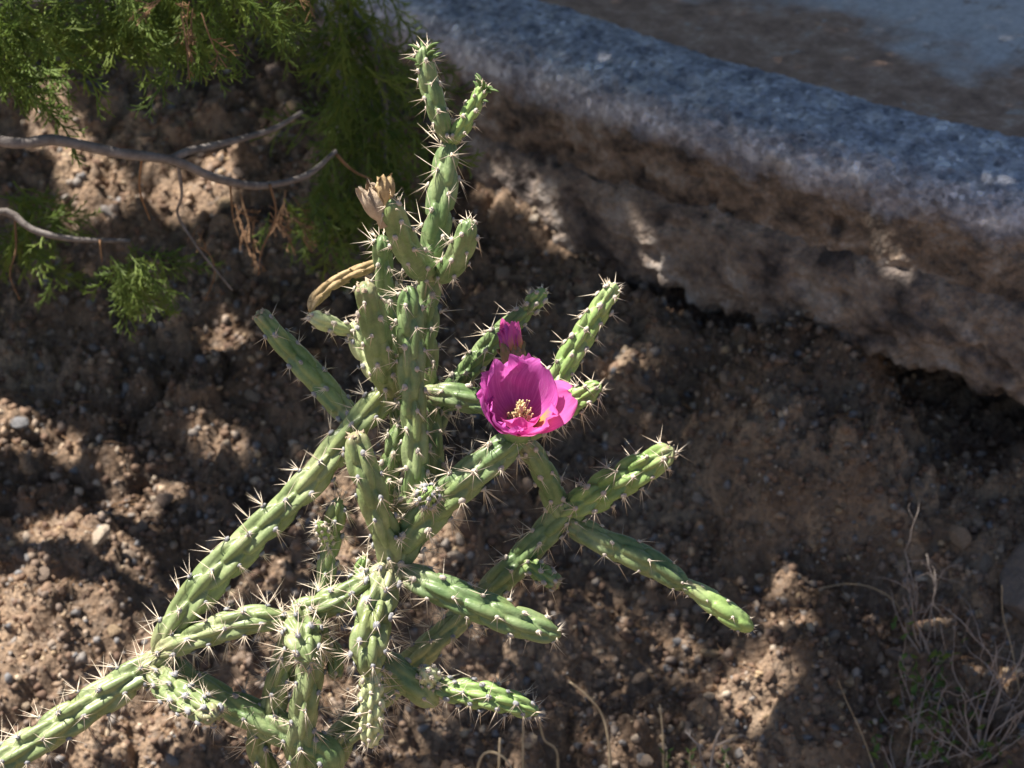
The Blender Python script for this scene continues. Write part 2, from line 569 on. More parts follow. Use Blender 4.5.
def ground_h(x, y, fine=True):
    x = np.asarray(x, float); y = np.asarray(y, float)
    z = ground_base(x, y)
    for lx, ly, a, s in LW:
        z = z + a * np.exp(-((x - lx) ** 2 + (y - ly) ** 2) / (2 * s * s))
    bxx, byy = (x - BLK[0]) / 0.135, (y - BLK[1]) / 0.17
    br = np.hypot(bxx, byy) * (1 + 0.22 * fbm(xy0(x, y, 9.0), 3, 15))
    z = z + 0.095 * np.exp(-br ** 6)
    z = z + 0.035 * fbm(xy0(x, y, 3.0), 3, 3)
    near = np.exp(-(np.clip(np.hypot(x, y - 2.7) - 1.6, 0, None) / 0.7) ** 2)
    if fine:
        n = fbm(xy0(x, y, 15.0), 3, 11)
        z = z + near * 0.030 * n
        n2 = fbm(xy0(x, y, 48.0), 3, 21)
        z = z + near * 0.011 * np.sign(n2) * np.abs(n2) ** 0.8
        for sc_, am, sd_ in ((9.0, 0.055, 100), (17.0, 0.040, 101), (36.0, 0.022, 102), (75.0, 0.010, 103)):
            wx = x + 0.3 / sc_ * fbm(xy0(x, y, sc_ * 1.5), 2, sd_ + 10); wy = y + 0.3 / sc_ * fbm(xy0(x, y, sc_ * 1.5), 2, sd_ + 20)
            d_, h_ = worley(wx, wy, sc_, sd_)
            z = z + near * am * np.clip(h_ - 0.35, 0, 1) * np.sqrt(np.clip(1 - (d_ / 0.55) ** 2, 0, 1))
        n3 = fbm(xy0(x, y, 130.0), 2, 31)
        z = z + near * 0.006 * n3
    o = kerb_out(x, y)
    under = 1 / (1 + np.exp(np.clip((o + 0.10) / 0.025, -40, 40)))
    z = z * (1 - under) + np.minimum(z, 0.42) * under
    return z

def ground_hit(px, py):
    """where the view ray through a pixel of the photograph meets the bank"""
    r = ray(px, py)
    lo, hi = 1.9, 4.4
    ys = np.linspace(lo, hi, 260)
    pts = CAM + r[None] * (ys / r[1])[:, None]
    h = ground_h(pts[:, 0], pts[:, 1])
    b = np.where(pts[:, 2] < h)[0]
    i = b[0] if len(b) else 259
    return np.array([pts[i, 0], pts[i, 1], h[i]])

def axis(lo, hi, step, far):
    d = np.arange(lo, hi, step)
    g = [step]
    while sum(g) < far:
        g.append(g[-1] * 1.35)
    g = np.cumsum(g)
    return np.concatenate([lo - g[::-1], d, d[-1] + g])

gx = axis(-0.85, 0.85, 0.0042, 60)
gy = axis(1.95, 3.55, 0.0042, 60)
X, Y = np.meshgrid(gx, gy)
Z = ground_h(X, Y)
nx, ny = len(gx), len(gy)
idx = np.arange(nx * ny).reshape(ny, nx)
fq = np.stack([idx[:-1, :-1], idx[:-1, 1:], idx[1:, 1:], idx[1:, :-1]], -1).reshape(-1, 4)
ground = mesh("ground", np.stack([X, Y, Z], -1).reshape(-1, 3), fq, M["soil"])
tag(ground, "brown crumbly eroded soil bank under the concrete kerb", "soil", kind="structure")

# ------------------------------------------------------------------ pavement behind the kerb
def along(xs, o):
    """point on a line parallel to the kerb edge, o metres outwards"""
    sl = kerb_slope(xs)
    nrm = np.stack([sl, -np.ones_like(sl)], -1) / np.sqrt(1 + sl ** 2)[:, None]     # outward (towards -y)
    base = np.stack([xs, kerb_y(xs)], -1)
    return base + nrm * o

px_ = np.linspace(-1.6, 2.2, 240)
offs = np.concatenate([np.linspace(-0.125, -1.2, 120), np.geomspace(1.25, 40, 20) * -1])
rows = []
for o in offs:
    q = along(px_, o)
    z = ZT - 0.006 + 0.006 * fbm(np.stack([q[:, 0] * 14, q[:, 1] * 14, q[:, 0] * 0], -1), 3, 5)
    rows.append(np.column_stack([q, z]))
pv = np.concatenate(rows)
pi = np.arange(len(pv)).reshape(len(offs), len(px_))
pf = np.stack([pi[:-1, :-1], pi[:-1, 1:], pi[1:, 1:], pi[1:, :-1]], -1).reshape(-1, 4)
pavement = mesh("pavement", pv, pf, M["slab"])
uvl = pavement.data.uv_layers.new(name="UVMap")
uu = np.stack([np.tile(px_ * 1.25, len(offs)), np.repeat(-offs, len(px_))], -1).astype(np.float32)
li = np.empty(len(pavement.data.loops), np.int32)
pavement.data.loops.foreach_get("vertex_index", li)
uvl.data.foreach_set("uv", uu[li].ravel())
tag(pavement, "concrete paving dusted with brown dirt behind the kerb", "paving", kind="structure")

# ------------------------------------------------------------------ concrete kerb
kerb = empty("concrete_kerb", "rough weathered concrete kerb with blue grey top and stained face above the soil bank", "kerb",
             (0.25, float(kerb_y(0.25)) - 0.0, 0.44))

def profile_sweep(name, prof, mat, step, xs, disp, ragged=0.0, seed=0):
    prof = np.asarray(prof, float)
    q, _ = catmull(np.column_stack([prof, np.zeros(len(prof))]), step)
    q = q[:, :2]
    tang = np.gradient(q, axis=0)
    nr = np.stack([-tang[:, 1], tang[:, 0]], -1)
    nr /= np.linalg.norm(nr, axis=1, keepdims=True) + 1e-9
    sl = kerb_slope(xs)
    n2 = np.stack([sl, -np.ones_like(sl)], -1) / np.sqrt(1 + sl ** 2)[:, None]
    b2 = np.stack([xs, kerb_y(xs)], -1)
    o = np.broadcast_to(q[None, :, 0], (len(xs), len(q))).copy()
    z = np.broadcast_to(q[None, :, 1], (len(xs), len(q))).copy()
    # slow unevenness of the cast edge
    wob = 0.007 * fbm(np.stack([xs * 6, xs * 0, xs * 0 + 2], -1), 3, 2)
    low = np.clip((ZT - 0.05 - z) / 0.05, 0, 1)
    o += wob[:, None] * low
    if ragged:
        drop = np.clip((0.53 - z) / 0.08, 0, 1)
        rag = fbm(np.stack([xs * 42, xs * 0, xs * 0 + 3], -1), 4, 41)
        z += (ragged * rag[:, None] - 0.004) * drop
    pos = np.concatenate([b2[:, None] + n2[:, None] * o[..., None], z[..., None]], -1)
    nor = np.concatenate([n2[:, None] * nr[None, :, :1], np.broadcast_to(nr[None, :, 1:], (len(xs), len(q), 1))], -1)
    d = disp(pos)
    pos = pos + nor * d[..., None]
    m, k = len(xs), len(q)
    ii = np.arange(m * k).reshape(m, k)
    f = np.stack([ii[:-1, :-1], ii[1:, :-1], ii[1:, 1:], ii[:-1, 1:]], -1).reshape(-1, 4)
    ob = mesh(name, pos.reshape(-1, 3), f, mat, kerb)
    return unparent_offset(ob, kerb)

KXS = np.concatenate([np.linspace(-1.6, -0.32, 100, endpoint=False), np.arange(-0.32, 0.85, 0.0032), np.linspace(0.86, 2.2, 100)])

def disp_top(p):
    n = fbm(p * 30, 3, 51)
    n2 = fbm(p * 100, 3, 57)
    pit = np.clip(fbm(p * 55, 2, 63) - 0.28, 0, None)
    face = np.clip((0.64 - p[..., 2]) / 0.04, 0, 1)
    return 0.004 * n + 0.0035 * n2 - 0.03 * pit * (0.35 + 0.65 * face) + face * 0.010 * fbm(p * np.array([18, 18, 9]), 3, 71)

def disp_base(p):
    n = fbm(p * 24, 3, 81)
    n2 = fbm(p * 85, 3, 87)
    low = np.clip((0.53 - p[..., 2]) / 0.07, 0, 1)
    return 0.006 * n + 0.0045 * n2 + low * 0.012 * fbm(p * 60, 3, 91) - 0.03 * np.clip(fbm(p * 45, 2, 95) - 0.25, 0, None)

profile_sweep("cap", [(-0.20, ZT - 0.10), (-0.170, ZT - 0.05), (-0.158, ZT - 0.004), (-0.14, ZT + 0.004), (-0.10, ZT + 0.003), (-0.05, ZT - 0.002), (-0.018, ZT - 0.012),
                      (-0.002, ZT - 0.030), (0.003, ZT - 0.06), (0.008, ZT - 0.09), (0.012, ZT - 0.122), (0.004, ZT - 0.142), (-0.05, ZT - 0.15)],
              M["top"], 0.0032, KXS, disp_top, seed=2)
profile_sweep("footing", [(-0.06, ZT - 0.116), (-0.03, ZT - 0.118), (0.002, ZT - 0.126), (0.016, ZT - 0.134), (0.026, ZT - 0.150), (0.033, ZT - 0.18), (0.034, ZT - 0.215),
                          (0.026, ZT - 0.246), (0.004, ZT - 0.260), (-0.06, ZT - 0.262), (-0.18, ZT - 0.25)],
              M["base"], 0.0032, KXS, disp_base, ragged=0.017, seed=9)

# ------------------------------------------------------------------ stones set in the bank
def stone_mesh(seed, sub=2, flat=0.7):
    import bmesh
    bm = bmesh.new()
    bmesh.ops.create_icosphere(bm, subdivisions=sub, radius=1.0)
    v = np.array([q.co[:] for q in bm.verts])
    f = np.array([[q.index for q in p.verts] for p in bm.faces])
    bm.free()
    r = 1 + 0.30 * fbm(v * 1.1 + seed * 9.1, 2, seed) + 0.14 * fbm(v * 2.6 + seed * 3.7, 2, seed + 5)
    v = v * r[:, None]
    # a few cut planes make it angular
    g = np.random.default_rng(seed)
    for _ in range(6):
        n = g.normal(size=3); n /= np.linalg.norm(n)
        d = v @ n
        lim = g.uniform(0.62, 0.85)
        v = v - np.clip(d - lim, 0, None)[:, None] * n * 0.9
    v[:, 2] *= flat
    v[:, 0] *= g.uniform(1.0, 1.35)
    return v, f

stone_data = []
for k in range(7):
    v, f = stone_mesh(100 + k)
    me = bpy.data.meshes.new("stone")
    me.from_pydata(v.tolist(), [], f.tolist())
    me.materials.append(M["stone"])
    stone_data.append(me)

def place_stone(p, size, k=None):
    o = bpy.data.objects.new("stone", stone_data[k if k is not None else random.randrange(7)])
    link(o, ground)
    o.location = (p[0], p[1], p[2] + size * random.uniform(-0.25, 0.3))
    o.rotation_euler = (random.uniform(-0.7, 0.7) + 0.3, random.uniform(-0.7, 0.7), random.uniform(0, 6.28))
    o.scale = (size, size * random.uniform(0.75, 1.05), size * random.uniform(0.8, 1.1))
    return o

spots = [(98, 190, 11), (70, 355, 13), (95, 350, 10), (86, 405, 16), (232, 355, 16), (20, 437, 18), (60, 440, 12), (165, 508, 18), (150, 520, 12), (100, 546, 20), (130, 556, 14),
         (640, 395, 22), (660, 380, 16), (610, 392, 13), (625, 415, 13), (628, 612, 11), (700, 610, 13), (470, 535, 18), (455, 560, 16), (462, 585, 14), (680, 455, 9), (712, 555, 9),
         (865, 558, 10), (870, 530, 8), (885, 545, 8), (900, 580, 12), (960, 540, 20), (985, 570, 18), (930, 575, 14), (895, 660, 14), (850, 690, 16), (830, 640, 16), (560, 640, 12),
         (640, 690, 13), (600, 690, 16), (545, 510, 10), (580, 480, 9), (283, 97, 20), (275, 70, 18), (262, 120, 13), (292, 135, 13), (225, 205, 16), (205, 222, 12), (240, 180, 12), (110, 215, 16)]
for px, py, s in spots:
    p = ground_hit(px, py)
    place_stone(p, s * 0.5 * 1.15 / F * 2.95)
n_st = len(spots)
while n_st < 290:
    px, py = random.uniform(-10, 1034), random.uniform(40, 775)
    p = ground_hit(px, py)
    if kerb_out(p[0], p[1]) < -0.06:
        continue
    place_stone(p, 0.5 * random.choice([9, 10, 10, 11, 12, 13, 15, 18]) / F * 2.95)
    n_st += 1

# gravel and crumbs, too many and too small to pick apart
NG = 22000
gpx = rng.uniform(-30, 1054, NG); gpy = rng.uniform(0, 790, NG)
tanr = np.stack([ray(a, b) for a, b in zip(gpx, gpy)])
yy = np.full(NG, 2.6)
for _ in range(40):
    pts = CAM + tanr * (yy / tanr[:, 1])[:, None]
    yy = yy + 0.55 * (pts[:, 2] - ground_base(pts[:, 0], yy)) / 0.86
pts = CAM + tanr * (yy / tanr[:, 1])[:, None]
keep = (kerb_out(pts[:, 0], pts[:, 1]) > -0.1) & (yy < 3.6) & (yy > 1.9)
pts = pts[keep]
pts[:, 2] = ground_h(pts[:, 0], pts[:, 1])
import bmesh
bm = bmesh.new(); bmesh.ops.create_icosphere(bm, subdivisions=1, radius=1.0)
iv = np.array([q.co[:] for q in bm.verts]); if_ = np.array([[q.index for q in p.verts] for p in bm.faces]); bm.free()
n = len(pts)
sz = 0.0016 + 0.0052 * rng.random(n) ** 2.4
Vg = iv[None] * (1 + 0.28 * rng.normal(size=(n, len(iv), 1)).clip(-1.3, 1.3)) * (sz[:, None, None] * rng.uniform(0.7, 1.3, (n, 1, 3)))
Vg = Vg + (pts + np.stack([np.zeros(n), np.zeros(n), sz * 0.25], -1))[:, None]
Fg = (if_[None] + (np.arange(n) * len(iv))[:, None, None]).reshape(-1, 3)
gravel = mesh("gravel", Vg.reshape(-1, 3), Fg, M["gravel"], ground, smooth=False)
at = gravel.data.attributes.new("shade", 'FLOAT', 'POINT')
at.data.foreach_set("value", np.repeat(rng.random(n) ** 1.7, len(iv)).astype(np.float32))
gravel["kind"] = "stuff"

lt = MB()
for _ in range(1500):
    q = rng.integers(len(pts))
    c_ = pts[q] + np.array([0, 0, 0.0035])
    a_ = rng.uniform(0, 6.28); d_ = np.array([math.cos(a_), math.sin(a_), rng.uniform(-0.25, 0.45)]); l_ = rng.uniform(0.006, 0.022)
    m_ = c_ + np.array([0, 0, rng.uniform(0.0, 0.003)])
    lt.tube([c_ - d_ * l_, m_, c_ + d_ * l_ + rng.normal(size=3) * 0.002], [0.0006, 0.0008, 0.0005], 4)
litter = lt.build("litter", M["dead"], ground)
litter["kind"] = "stuff"

# the rounded boulder at the edge of the bank
bp = ground_hit(1022, 605)
v, f = stone_mesh(311, 4, 0.95)
v = v * 0.052 + np.array([bp[0] + 0.022, bp[1], bp[2] + 0.012])
v = v + 0.002 * fbm(v * 60, 3, 3)[:, None]
boulder = mesh("boulder", v, f, M["boulder"])
tag(boulder, "rounded grey brown boulder half buried beside the dry twiggy shrub", "boulder")

# ------------------------------------------------------------------ the cactus
cactus = empty("cholla_cactus", "spiny green cane cholla cactus with one magenta flower in front of the bank", "cactus", (-0.165, 1.70, 0.0))

def lattice(n, q):
    return np.array([(j * q / n) % 1.0 for j in range(n)])

def relief(phi, s, n, p, off, twist):
    """height 0..1 of the tubercles at angle phi and distance s along a joint"""
    a = (phi - twist * s) * n / (2 * math.pi)
    b = s / p
    best = np.zeros(np.broadcast(a, b).shape)
    fl = np.floor(a).astype(int)
    for dj in (0, 1):
        j = fl + dj
        da = a - j
        t = b - off[j % n]
        dt = t - np.round(t)
        w = np.where(dt > 0.2, 0.58, 0.76)
        B = 1 - (da / 0.66) ** 2 - (dt / w) ** 2
        kk = np.round(t).astype(np.int64)
        B = B - 0.26 * _hash(j % n + 0 * kk, kk, 0 * kk + int(abs(twist) * 1000), 5)
        best = np.maximum(best, B)
    h = np.clip((best - 0.20) / 0.72, 0, 1)
    return h ** 0.72

def joint(pts, width, mat="cactus", n=7, amp=0.24, pitch=1.35, nsp=6, splen=0.016, tip="round", areole="areole", leaves=0, spine_bias=0.35,
          areole_size=0.0021, name="stem_joint", taper=0.85, seedv=None):
    """one cactus joint: a tubercled stem with its areoles and spines. pts rows: pixel x, pixel y, metres towards the viewer (or 'w' world points)"""
    amp = min(0.46, amp * 1.55) if amp > 0.19 else amp * 1.4
    if n >= 7 and pitch >= 1.3:
        pitch *= 1.0
        n -= 1
    g = np.random.default_rng(abs(hash((round(pts[0][0] * 7), round(pts[-1][1] * 3), len(pts)))) % 100000)
    w3 = []
    widths = width if isinstance(width, (list, tuple)) else [width] * len(pts)
    for q, w in zip(pts, widths):
        if len(q) == 4:
            w3.append((*q[:3], w * 0.5 / F * 2.0))
        else:
            c = C(*q)
            w3.append((*c, w * 0.445 / F * cdepth(*q)))
    q, s = catmull(w3, 0.0017)
    ctr = q[:, :3]; R = q[:, 3]
    L = s[-1]
    Rm = float(R.mean())
    # rounded tip
    h = Rm * (1.25 if tip in ("round", "leafy") else 0.55)
    x = np.clip((s - (L - h)) / h, 0, 1)
    env = np.sqrt(np.clip(1 - x ** 2.2, 0.0, 1)) if tip != "open" else np.ones_like(s)
    env = np.maximum(env, 0.10)
    bx_ = np.clip(1 - s / (Rm * 1.2), 0, 1)
    env = env * (1 - 0.32 * bx_ ** 2)
    env = env * (1 - (1 - taper) * np.clip((s / L - 0.6) / 0.4, 0, 1) ** 2 * 0.7)
    # slow swelling along the joint
    env = env * (1 + 0.045 * np.sin(s / (Rm * 2.6) + g.uniform(0, 6)))
    T, U, V = frames(ctr)
    Mseg = 44
    phi = np.arange(Mseg) * 2 * math.pi / Mseg
    off = lattice(n, {8: 3, 7: 3, 6: 2.5, 5: 2}[n])
    p = pitch * 2 * Rm
    twist = g.uniform(-6, 6)
    ph0 = g.uniform(0, 6.28)
    rel = relief((phi + ph0)[None, :], s[:, None], n, p, off, twist)
    lump = 0.05 * fbm(np.stack([np.broadcast_to(np.cos(phi)[None], rel.shape) * 1.4, np.broadcast_to(np.sin(phi)[None], rel.shape) * 1.4,
                                np.broadcast_to((s / Rm * 0.55)[:, None], rel.shape) + ph0 * 10], -1), 2, 7)
    rad = (R * env)[:, None] * (1 - amp + amp * rel * 1.12 + lump)
    vv = ctr[:, None] + rad[..., None] * (np.cos(phi)[None, :, None] * U[:, None] + np.sin(phi)[None, :, None] * V[:, None])
    N = len(s)
    verts = np.concatenate([vv.reshape(-1, 3), ctr[:1], ctr[-1:] + T[-1:] * Rm * 0.03])
    ii = np.arange(N * Mseg).reshape(N, Mseg)
    jj = np.roll(ii, -1, axis=1)
    fq = np.stack([ii[:-1], jj[:-1], jj[1:], ii[1:]], -1).reshape(-1, 4).tolist()
    fq += [(int(jj[0, k]), int(ii[0, k]), N * Mseg) for k in range(Mseg)]
    fq += [(int(ii[-1, k]), int(jj[-1, k]), N * Mseg + 1) for k in range(Mseg)]
    body = mesh(name, verts, fq, M[mat], cactus)
    ck = np.exp(-(s / (Rm * 1.3)) ** 2) + (0.8 * np.exp(-((L - s) / (Rm * 0.8)) ** 2) if tip == "scar" else 0)
    ca = body.data.attributes.new("cork", 'FLOAT', 'POINT')
    ca.data.foreach_set("value", np.concatenate([np.repeat(ck, Mseg), [ck[0], ck[-1]]]).astype(np.float32))
    unparent_offset(body, cactus)
    # areoles and spines
    ar, sp = MB(), MB()
    grav = np.array([0, 0, -1.0])
    for j in range(n):
        k = -1
        while True:
            k += 1
            sj = (k + off[j] + 0.24) * p
            if sj > L - Rm * 0.25:
                break
            if sj < Rm * 0.5:
                continue
            i = int(np.searchsorted(s, sj)); i = min(i, N - 1)
            ang = 2 * math.pi * j / n + twist * sj - ph0
            rr = R[i] * env[i] * (1 - amp + amp * 1.04)
            nrm = math.cos(ang) * U[i] + math.sin(ang) * V[i]
            if tip != "open":
                lean_ = np.clip((s[i] - (L - h)) / h, 0, 1)
                nd = nrm * (1 - 0.6 * lean_) + T[i] * 0.9 * lean_
                nd /= np.linalg.norm(nd)
            else:
                nd = nrm
            pos = ctr[i] + nrm * rr
            asz = areole_size * g.uniform(0.8, 1.35)
            u = np.cross(nd, T[i]); u /= np.linalg.norm(u) + 1e-9
            w_ = np.cross(u, nd)
            vv6 = []
            for zz, rr6 in ((-0.35, 0.95), (0.15, 1.0), (0.5, 0.62)):
                for q6 in range(7):
                    a6 = q6 * 2 * math.pi / 7 + zz
                    vv6.append(pos + asz * (rr6 * g.uniform(0.85, 1.1) * (math.cos(a6) * u + 1.25 * math.sin(a6) * w_) + zz * nd))
            vv6.append(pos + nd * asz * 0.68)
            f6 = [(r * 7 + c_, r * 7 + (c_ + 1) % 7, (r + 1) * 7 + (c_ + 1) % 7, (r + 1) * 7 + c_) for r in range(2) for c_ in range(7)]
            f6 += [(14 + c_, 14 + (c_ + 1) % 7, 21) for c_ in range(7)]
            ar.add(vv6, f6)
            m = max(1, int(g.normal(nsp + 0.4, 1.8))) if nsp else 0
            for _ in range(m):
                t2 = g.normal(size=3); t2 -= nd * t2.dot(nd); t2 /= np.linalg.norm(t2) + 1e-9
                dirv = nd * g.uniform(0.25, 1.0) + t2 * g.uniform(0.2, 1.0) + grav * spine_bias
                dirv /= np.linalg.norm(dirv)
                ln = splen * g.uniform(0.4, 1.5)
                sp.cone(pos + nd * asz * 0.1, pos + nd * asz * 0.3 + dirv * ln, g.uniform(0.00030, 0.00052), 4)
    if tip in ("round", "leafy", "scar"):
        for _ in range(9):       # crowded areoles at the growing point
            a = g.uniform(0, 6.28); e = g.uniform(0.2, 0.95)
            nd = T[-1] * e + (math.cos(a) * U[-1] + math.sin(a) * V[-1]) * math.sqrt(1 - e * e)
            pos = ctr[-1] - T[-1] * Rm * 0.55 + nd * Rm * 0.60
            if tip != "scar":
                for _q in range(2):
                    dv = nd + 0.5 * g.normal(size=3); dv /= np.linalg.norm(dv)
                    sp.cone(pos, pos + dv * splen * g.uniform(0.3, 0.8), 0.00045, 4)
    if ar.n:
        o = ar.build("areoles", M[areole], body); o["kind"] = "stuff"
    if sp.n:
        o = sp.build("spines", M["spine"], body); o["kind"] = "stuff"
    if leaves:
        for _ in range(leaves):
            lb = MB()
            a = g.uniform(0, 6.28); e = g.uniform(-0.1, 0.9)
            side = math.cos(a) * U[-1] + math.sin(a) * V[-1]
            st = ctr[-1] - T[-1] * Rm * g.uniform(0.2, 2.2) + side * Rm * 0.55
            ln = g.uniform(0.008, 0.014)
            pp = [st]
            dirv = T[-1] * 0.9 + side * 0.6
            for _k in range(5):
                dirv = dirv / np.linalg.norm(dirv)
                pp.append(pp[-1] + dirv * ln / 5)
                dirv = dirv + side * 0.28 - T[-1] * 0.10
            lb.tube(pp, [0.0013, 0.0014, 0.0013, 0.0011, 0.0008, 0.0003], 6)
            lb.build("leaf", M["leaf"], body)
    if tip == "scar":
        sb = MB()
        for _ in range(16):
            a = g.uniform(0, 6.28); rr = Rm * 0.6 * math.sqrt(g.random())
            side = math.cos(a) * U[-1] + math.sin(a) * V[-1]
            st = ctr[-1] - T[-1] * Rm * 0.2 + side * rr
            sb.cone(st, st + T[-1] * Rm * g.uniform(0.08, 0.26) + side * Rm * 0.08 + g.normal(size=3) * 0.001, g.uniform(0.0012, 0.0026), 5)
        o = sb.build("corky_tip", M["scar"], body); o["kind"] = "stuff"
    return body

# the base, below the frame, down to the soil
joint([(-0.165, 1.70, -0.04, 0), (-0.17, 1.69, 0.15, 0), (-0.165, 1.675, 0.30, 0), (-0.165, 1.67, 0.44, 0)], [62, 58, 52, 46], n=8, nsp=9, splen=0.02, areole="areole_grey")
BASE = (-0.165, 1.67, 0.42, 0)
old = dict(mat="old", areole="areole_grey", nsp=9, splen=0.019, n=8, spine_bias=0.15)
# long limb rising to the right, and the one it carries
joint([BASE, (330, 765, -0.04), (365, 715, -0.045), (402, 672, -0.05), (445, 632, -0.055), (485, 595, -0.055)], [40, 36, 34, 34, 34, 33], **old)
joint([(478, 602, -0.055), (520, 560, -0.05), (548, 530, -0.045), (574, 505, -0.04)], [34, 36, 36, 34], n=7, nsp=6, splen=0.015)
joint([(558, 518, -0.044), (592, 497, -0.03), (632, 474, -0.015), (673, 450, 0.0)], [30, 38, 38, 30], mat="young", n=8, pitch=1.15, amp=0.3, nsp=6, splen=0.014, tip="scar")
joint([(566, 520, -0.044), (600, 540, -0.03), (645, 560, -0.025), (688, 587, -0.02)], [28, 34, 36, 26], n=7, nsp=1, splen=0.013, amp=0.2, areole_size=0.0015)
joint([(684, 583, -0.02), (712, 602, -0.015), (735, 618, -0.01), (753, 630, -0.01)], [20, 27, 26, 20], mat="young", n=6, nsp=1, splen=0.007, amp=0.16, areole_size=0.0011)
joint([(524, 560, -0.05), (540, 572, -0.03), (559, 585, -0.015)], [20, 24, 22], mat="young", n=7, nsp=2, splen=0.009, tip="scar", pitch=0.9)
# two joints at the bottom that go down out of the frame
joint([BASE, (262, 760, -0.015), (270, 715, -0.005), (285, 660, 0.0), (296, 625, 0.0)], [34, 32, 32, 32, 28], **old)
joint([BASE, (300, 765, 0.0), (303, 715, 0.01), (312, 660, 0.01), (320, 610, 0.0)], [36, 34, 34, 34, 30], **old)
# lower limb towards the left and its fork
joint([BASE, (330, 772, 0.0), (315, 748, 0.005), (258, 718, 0.0), (205, 690, -0.01), (168, 660, -0.015)], [36, 36, 38, 38, 36, 30], areole="areole_grey", n=7, nsp=4, splen=0.015, amp=0.2)
joint([(172, 655, -0.01), (130, 680, 0.0), (80, 712, 0.012), (30, 745, 0.025), (-40, 790, 0.04)], [32, 38, 40, 40, 36], **old)
joint([(150, 668, -0.005), (172, 690, 0.022), (196, 706, 0.05), (217, 717, 0.075)], [34, 38, 36, 28], mat="old", areole="areole_grey", n=8, nsp=7, splen=0.014, pitch=0.95, amp=0.28, tip="scar", areole_size=0.0027)
joint([(160, 662, -0.01), (172, 632, -0.01), (205, 585, -0.012), (255, 535, -0.02), (305, 487, -0.025), (345, 440, -0.03), (378, 402, -0.03), (390, 384, -0.028)],
      [30, 38, 41, 40, 38, 38, 36, 30], mat="old", areole="areole_grey", nsp=7, splen=0.017, n=8, spine_bias=0.1, amp=0.26, pitch=1.5)
joint([(158, 652, -0.005), (195, 637, 0.004), (240, 622, 0.006), (285, 617, 0.006)], [26, 32, 34, 28], **old)
joint([(395, 565, 0.0), (365, 585, 0.005), (330, 603, 0.005), (290, 614, 0.0)], [30, 34, 34, 28], **old)
# stubby crowded joint facing the viewer
joint([(300, 618, -0.005), (302, 628, 0.02), (304, 645, 0.045), (310, 662, 0.062)], [44, 46, 42, 26], mat="old", areole="areole_grey", nsp=9, splen=0.02, n=8, pitch=0.75, amp=0.28, spine_bias=0.0, areole_size=0.0026)
joint([(325, 640, -0.01), (334, 655, 0.0), (336, 680, 0.005)], [20, 22, 16], n=6, nsp=3, splen=0.014, tip="scar")
# left pair behind
joint([(322, 600, -0.02), (328, 560, -0.025), (334, 525, -0.025), (339, 498, -0.022)], [22, 26, 26, 20], n=7, nsp=6, splen=0.014, areole="areole_grey", amp=0.28)
joint([(330, 548, -0.025), (325, 535, -0.012), (318, 523, 0.0)], [14, 15, 13], mat="young", n=6, nsp=3, splen=0.008, pitch=0.8)
joint([(352, 590, -0.015), (358, 575, -0.012), (366, 556, -0.01)], [15, 17, 14], mat="young", n=6, nsp=3, splen=0.009)
# middle joints
joint([(392, 572, 0.0), (388, 545, 0.008), (376, 505, 0.018), (363, 465, 0.022), (354, 432, 0.02)], [32, 36, 37, 36, 30], mat="old", n=8, nsp=5, splen=0.014, areole="areole_grey", amp=0.26, pitch=1.5, tip="scar")
joint([(380, 520, -0.02), (386, 485, -0.02), (393, 450, -0.018), (399, 422, -0.018)], [22, 24, 24, 20], n=7, nsp=5, splen=0.013, amp=0.28)
joint([(398, 505, 0.0), (414, 492, 0.005), (415, 440, 0.006), (412, 390, 0.006), (410, 340, 0.006), (409, 312, 0.006), (409, 286, 0.008)], [20, 30, 32, 32, 31, 31, 26], n=8, nsp=5, splen=0.013, amp=0.24, pitch=1.55)
joint([(435, 505, -0.035), (432, 450, -0.045), (428, 390, -0.045), (426, 340, -0.04), (428, 300, -0.035), (433, 262, -0.03)], [24, 28, 28, 28, 29, 26], n=7, nsp=5, splen=0.015, pitch=1.5)
joint([(426, 290, -0.037), (432, 255, -0.03), (440, 205, -0.03), (446, 165, -0.035), (450, 140, -0.035)], [26, 32, 33, 30, 22], n=7, nsp=6, splen=0.020, amp=0.2, pitch=1.5)
joint([(449, 142, -0.035), (440, 118, -0.03), (430, 85, -0.03), (425, 62, -0.03), (423, 46, -0.028)], [18, 23, 24, 22, 18], n=6, nsp=5, splen=0.011, leaves=16, tip="leafy", amp=0.2, areole_size=0.0017)
joint([(450, 143, -0.036), (462, 127, -0.03), (474, 105, -0.03), (486, 84, -0.028)], [16, 20, 20, 15], mat="young", n=6, nsp=3, splen=0.008, leaves=14, tip="leafy", amp=0.25, areole_size=0.0016)
joint([(438, 272, -0.028), (420, 266, -0.008), (405, 244, 0.018), (396, 220, 0.038), (391, 200, 0.05)], [22, 32, 33, 31, 26], n=8, nsp=3, splen=0.012, amp=0.14, pitch=1.5)
joint([(436, 276, -0.028), (448, 270, -0.010), (461, 250, 0.008), (470, 220, 0.022)], [22, 30, 31, 25], n=8, nsp=3, splen=0.012, amp=0.13, pitch=1.3)
joint([(404, 520, -0.03), (405, 470, -0.06), (398, 400, -0.07), (388, 335, -0.07), (384, 285, -0.065), (382, 235, -0.055)], [26, 28, 28, 28, 28, 26], n=7, nsp=5, splen=0.015, pitch=1.5)
joint([(392, 394, -0.03), (382, 365, -0.008), (374, 325, 0.016), (364, 284, 0.036)], [28, 34, 33, 27], n=8, nsp=4, splen=0.012, amp=0.16, tip="scar", pitch=1.4)
joint([(388, 392, -0.03), (374, 372, -0.035), (360, 348, -0.04), (352, 322, -0.042)], [24, 24, 22, 19], mat="pale", n=6, nsp=2, splen=0.011, amp=0.3, areole="areole_grey")
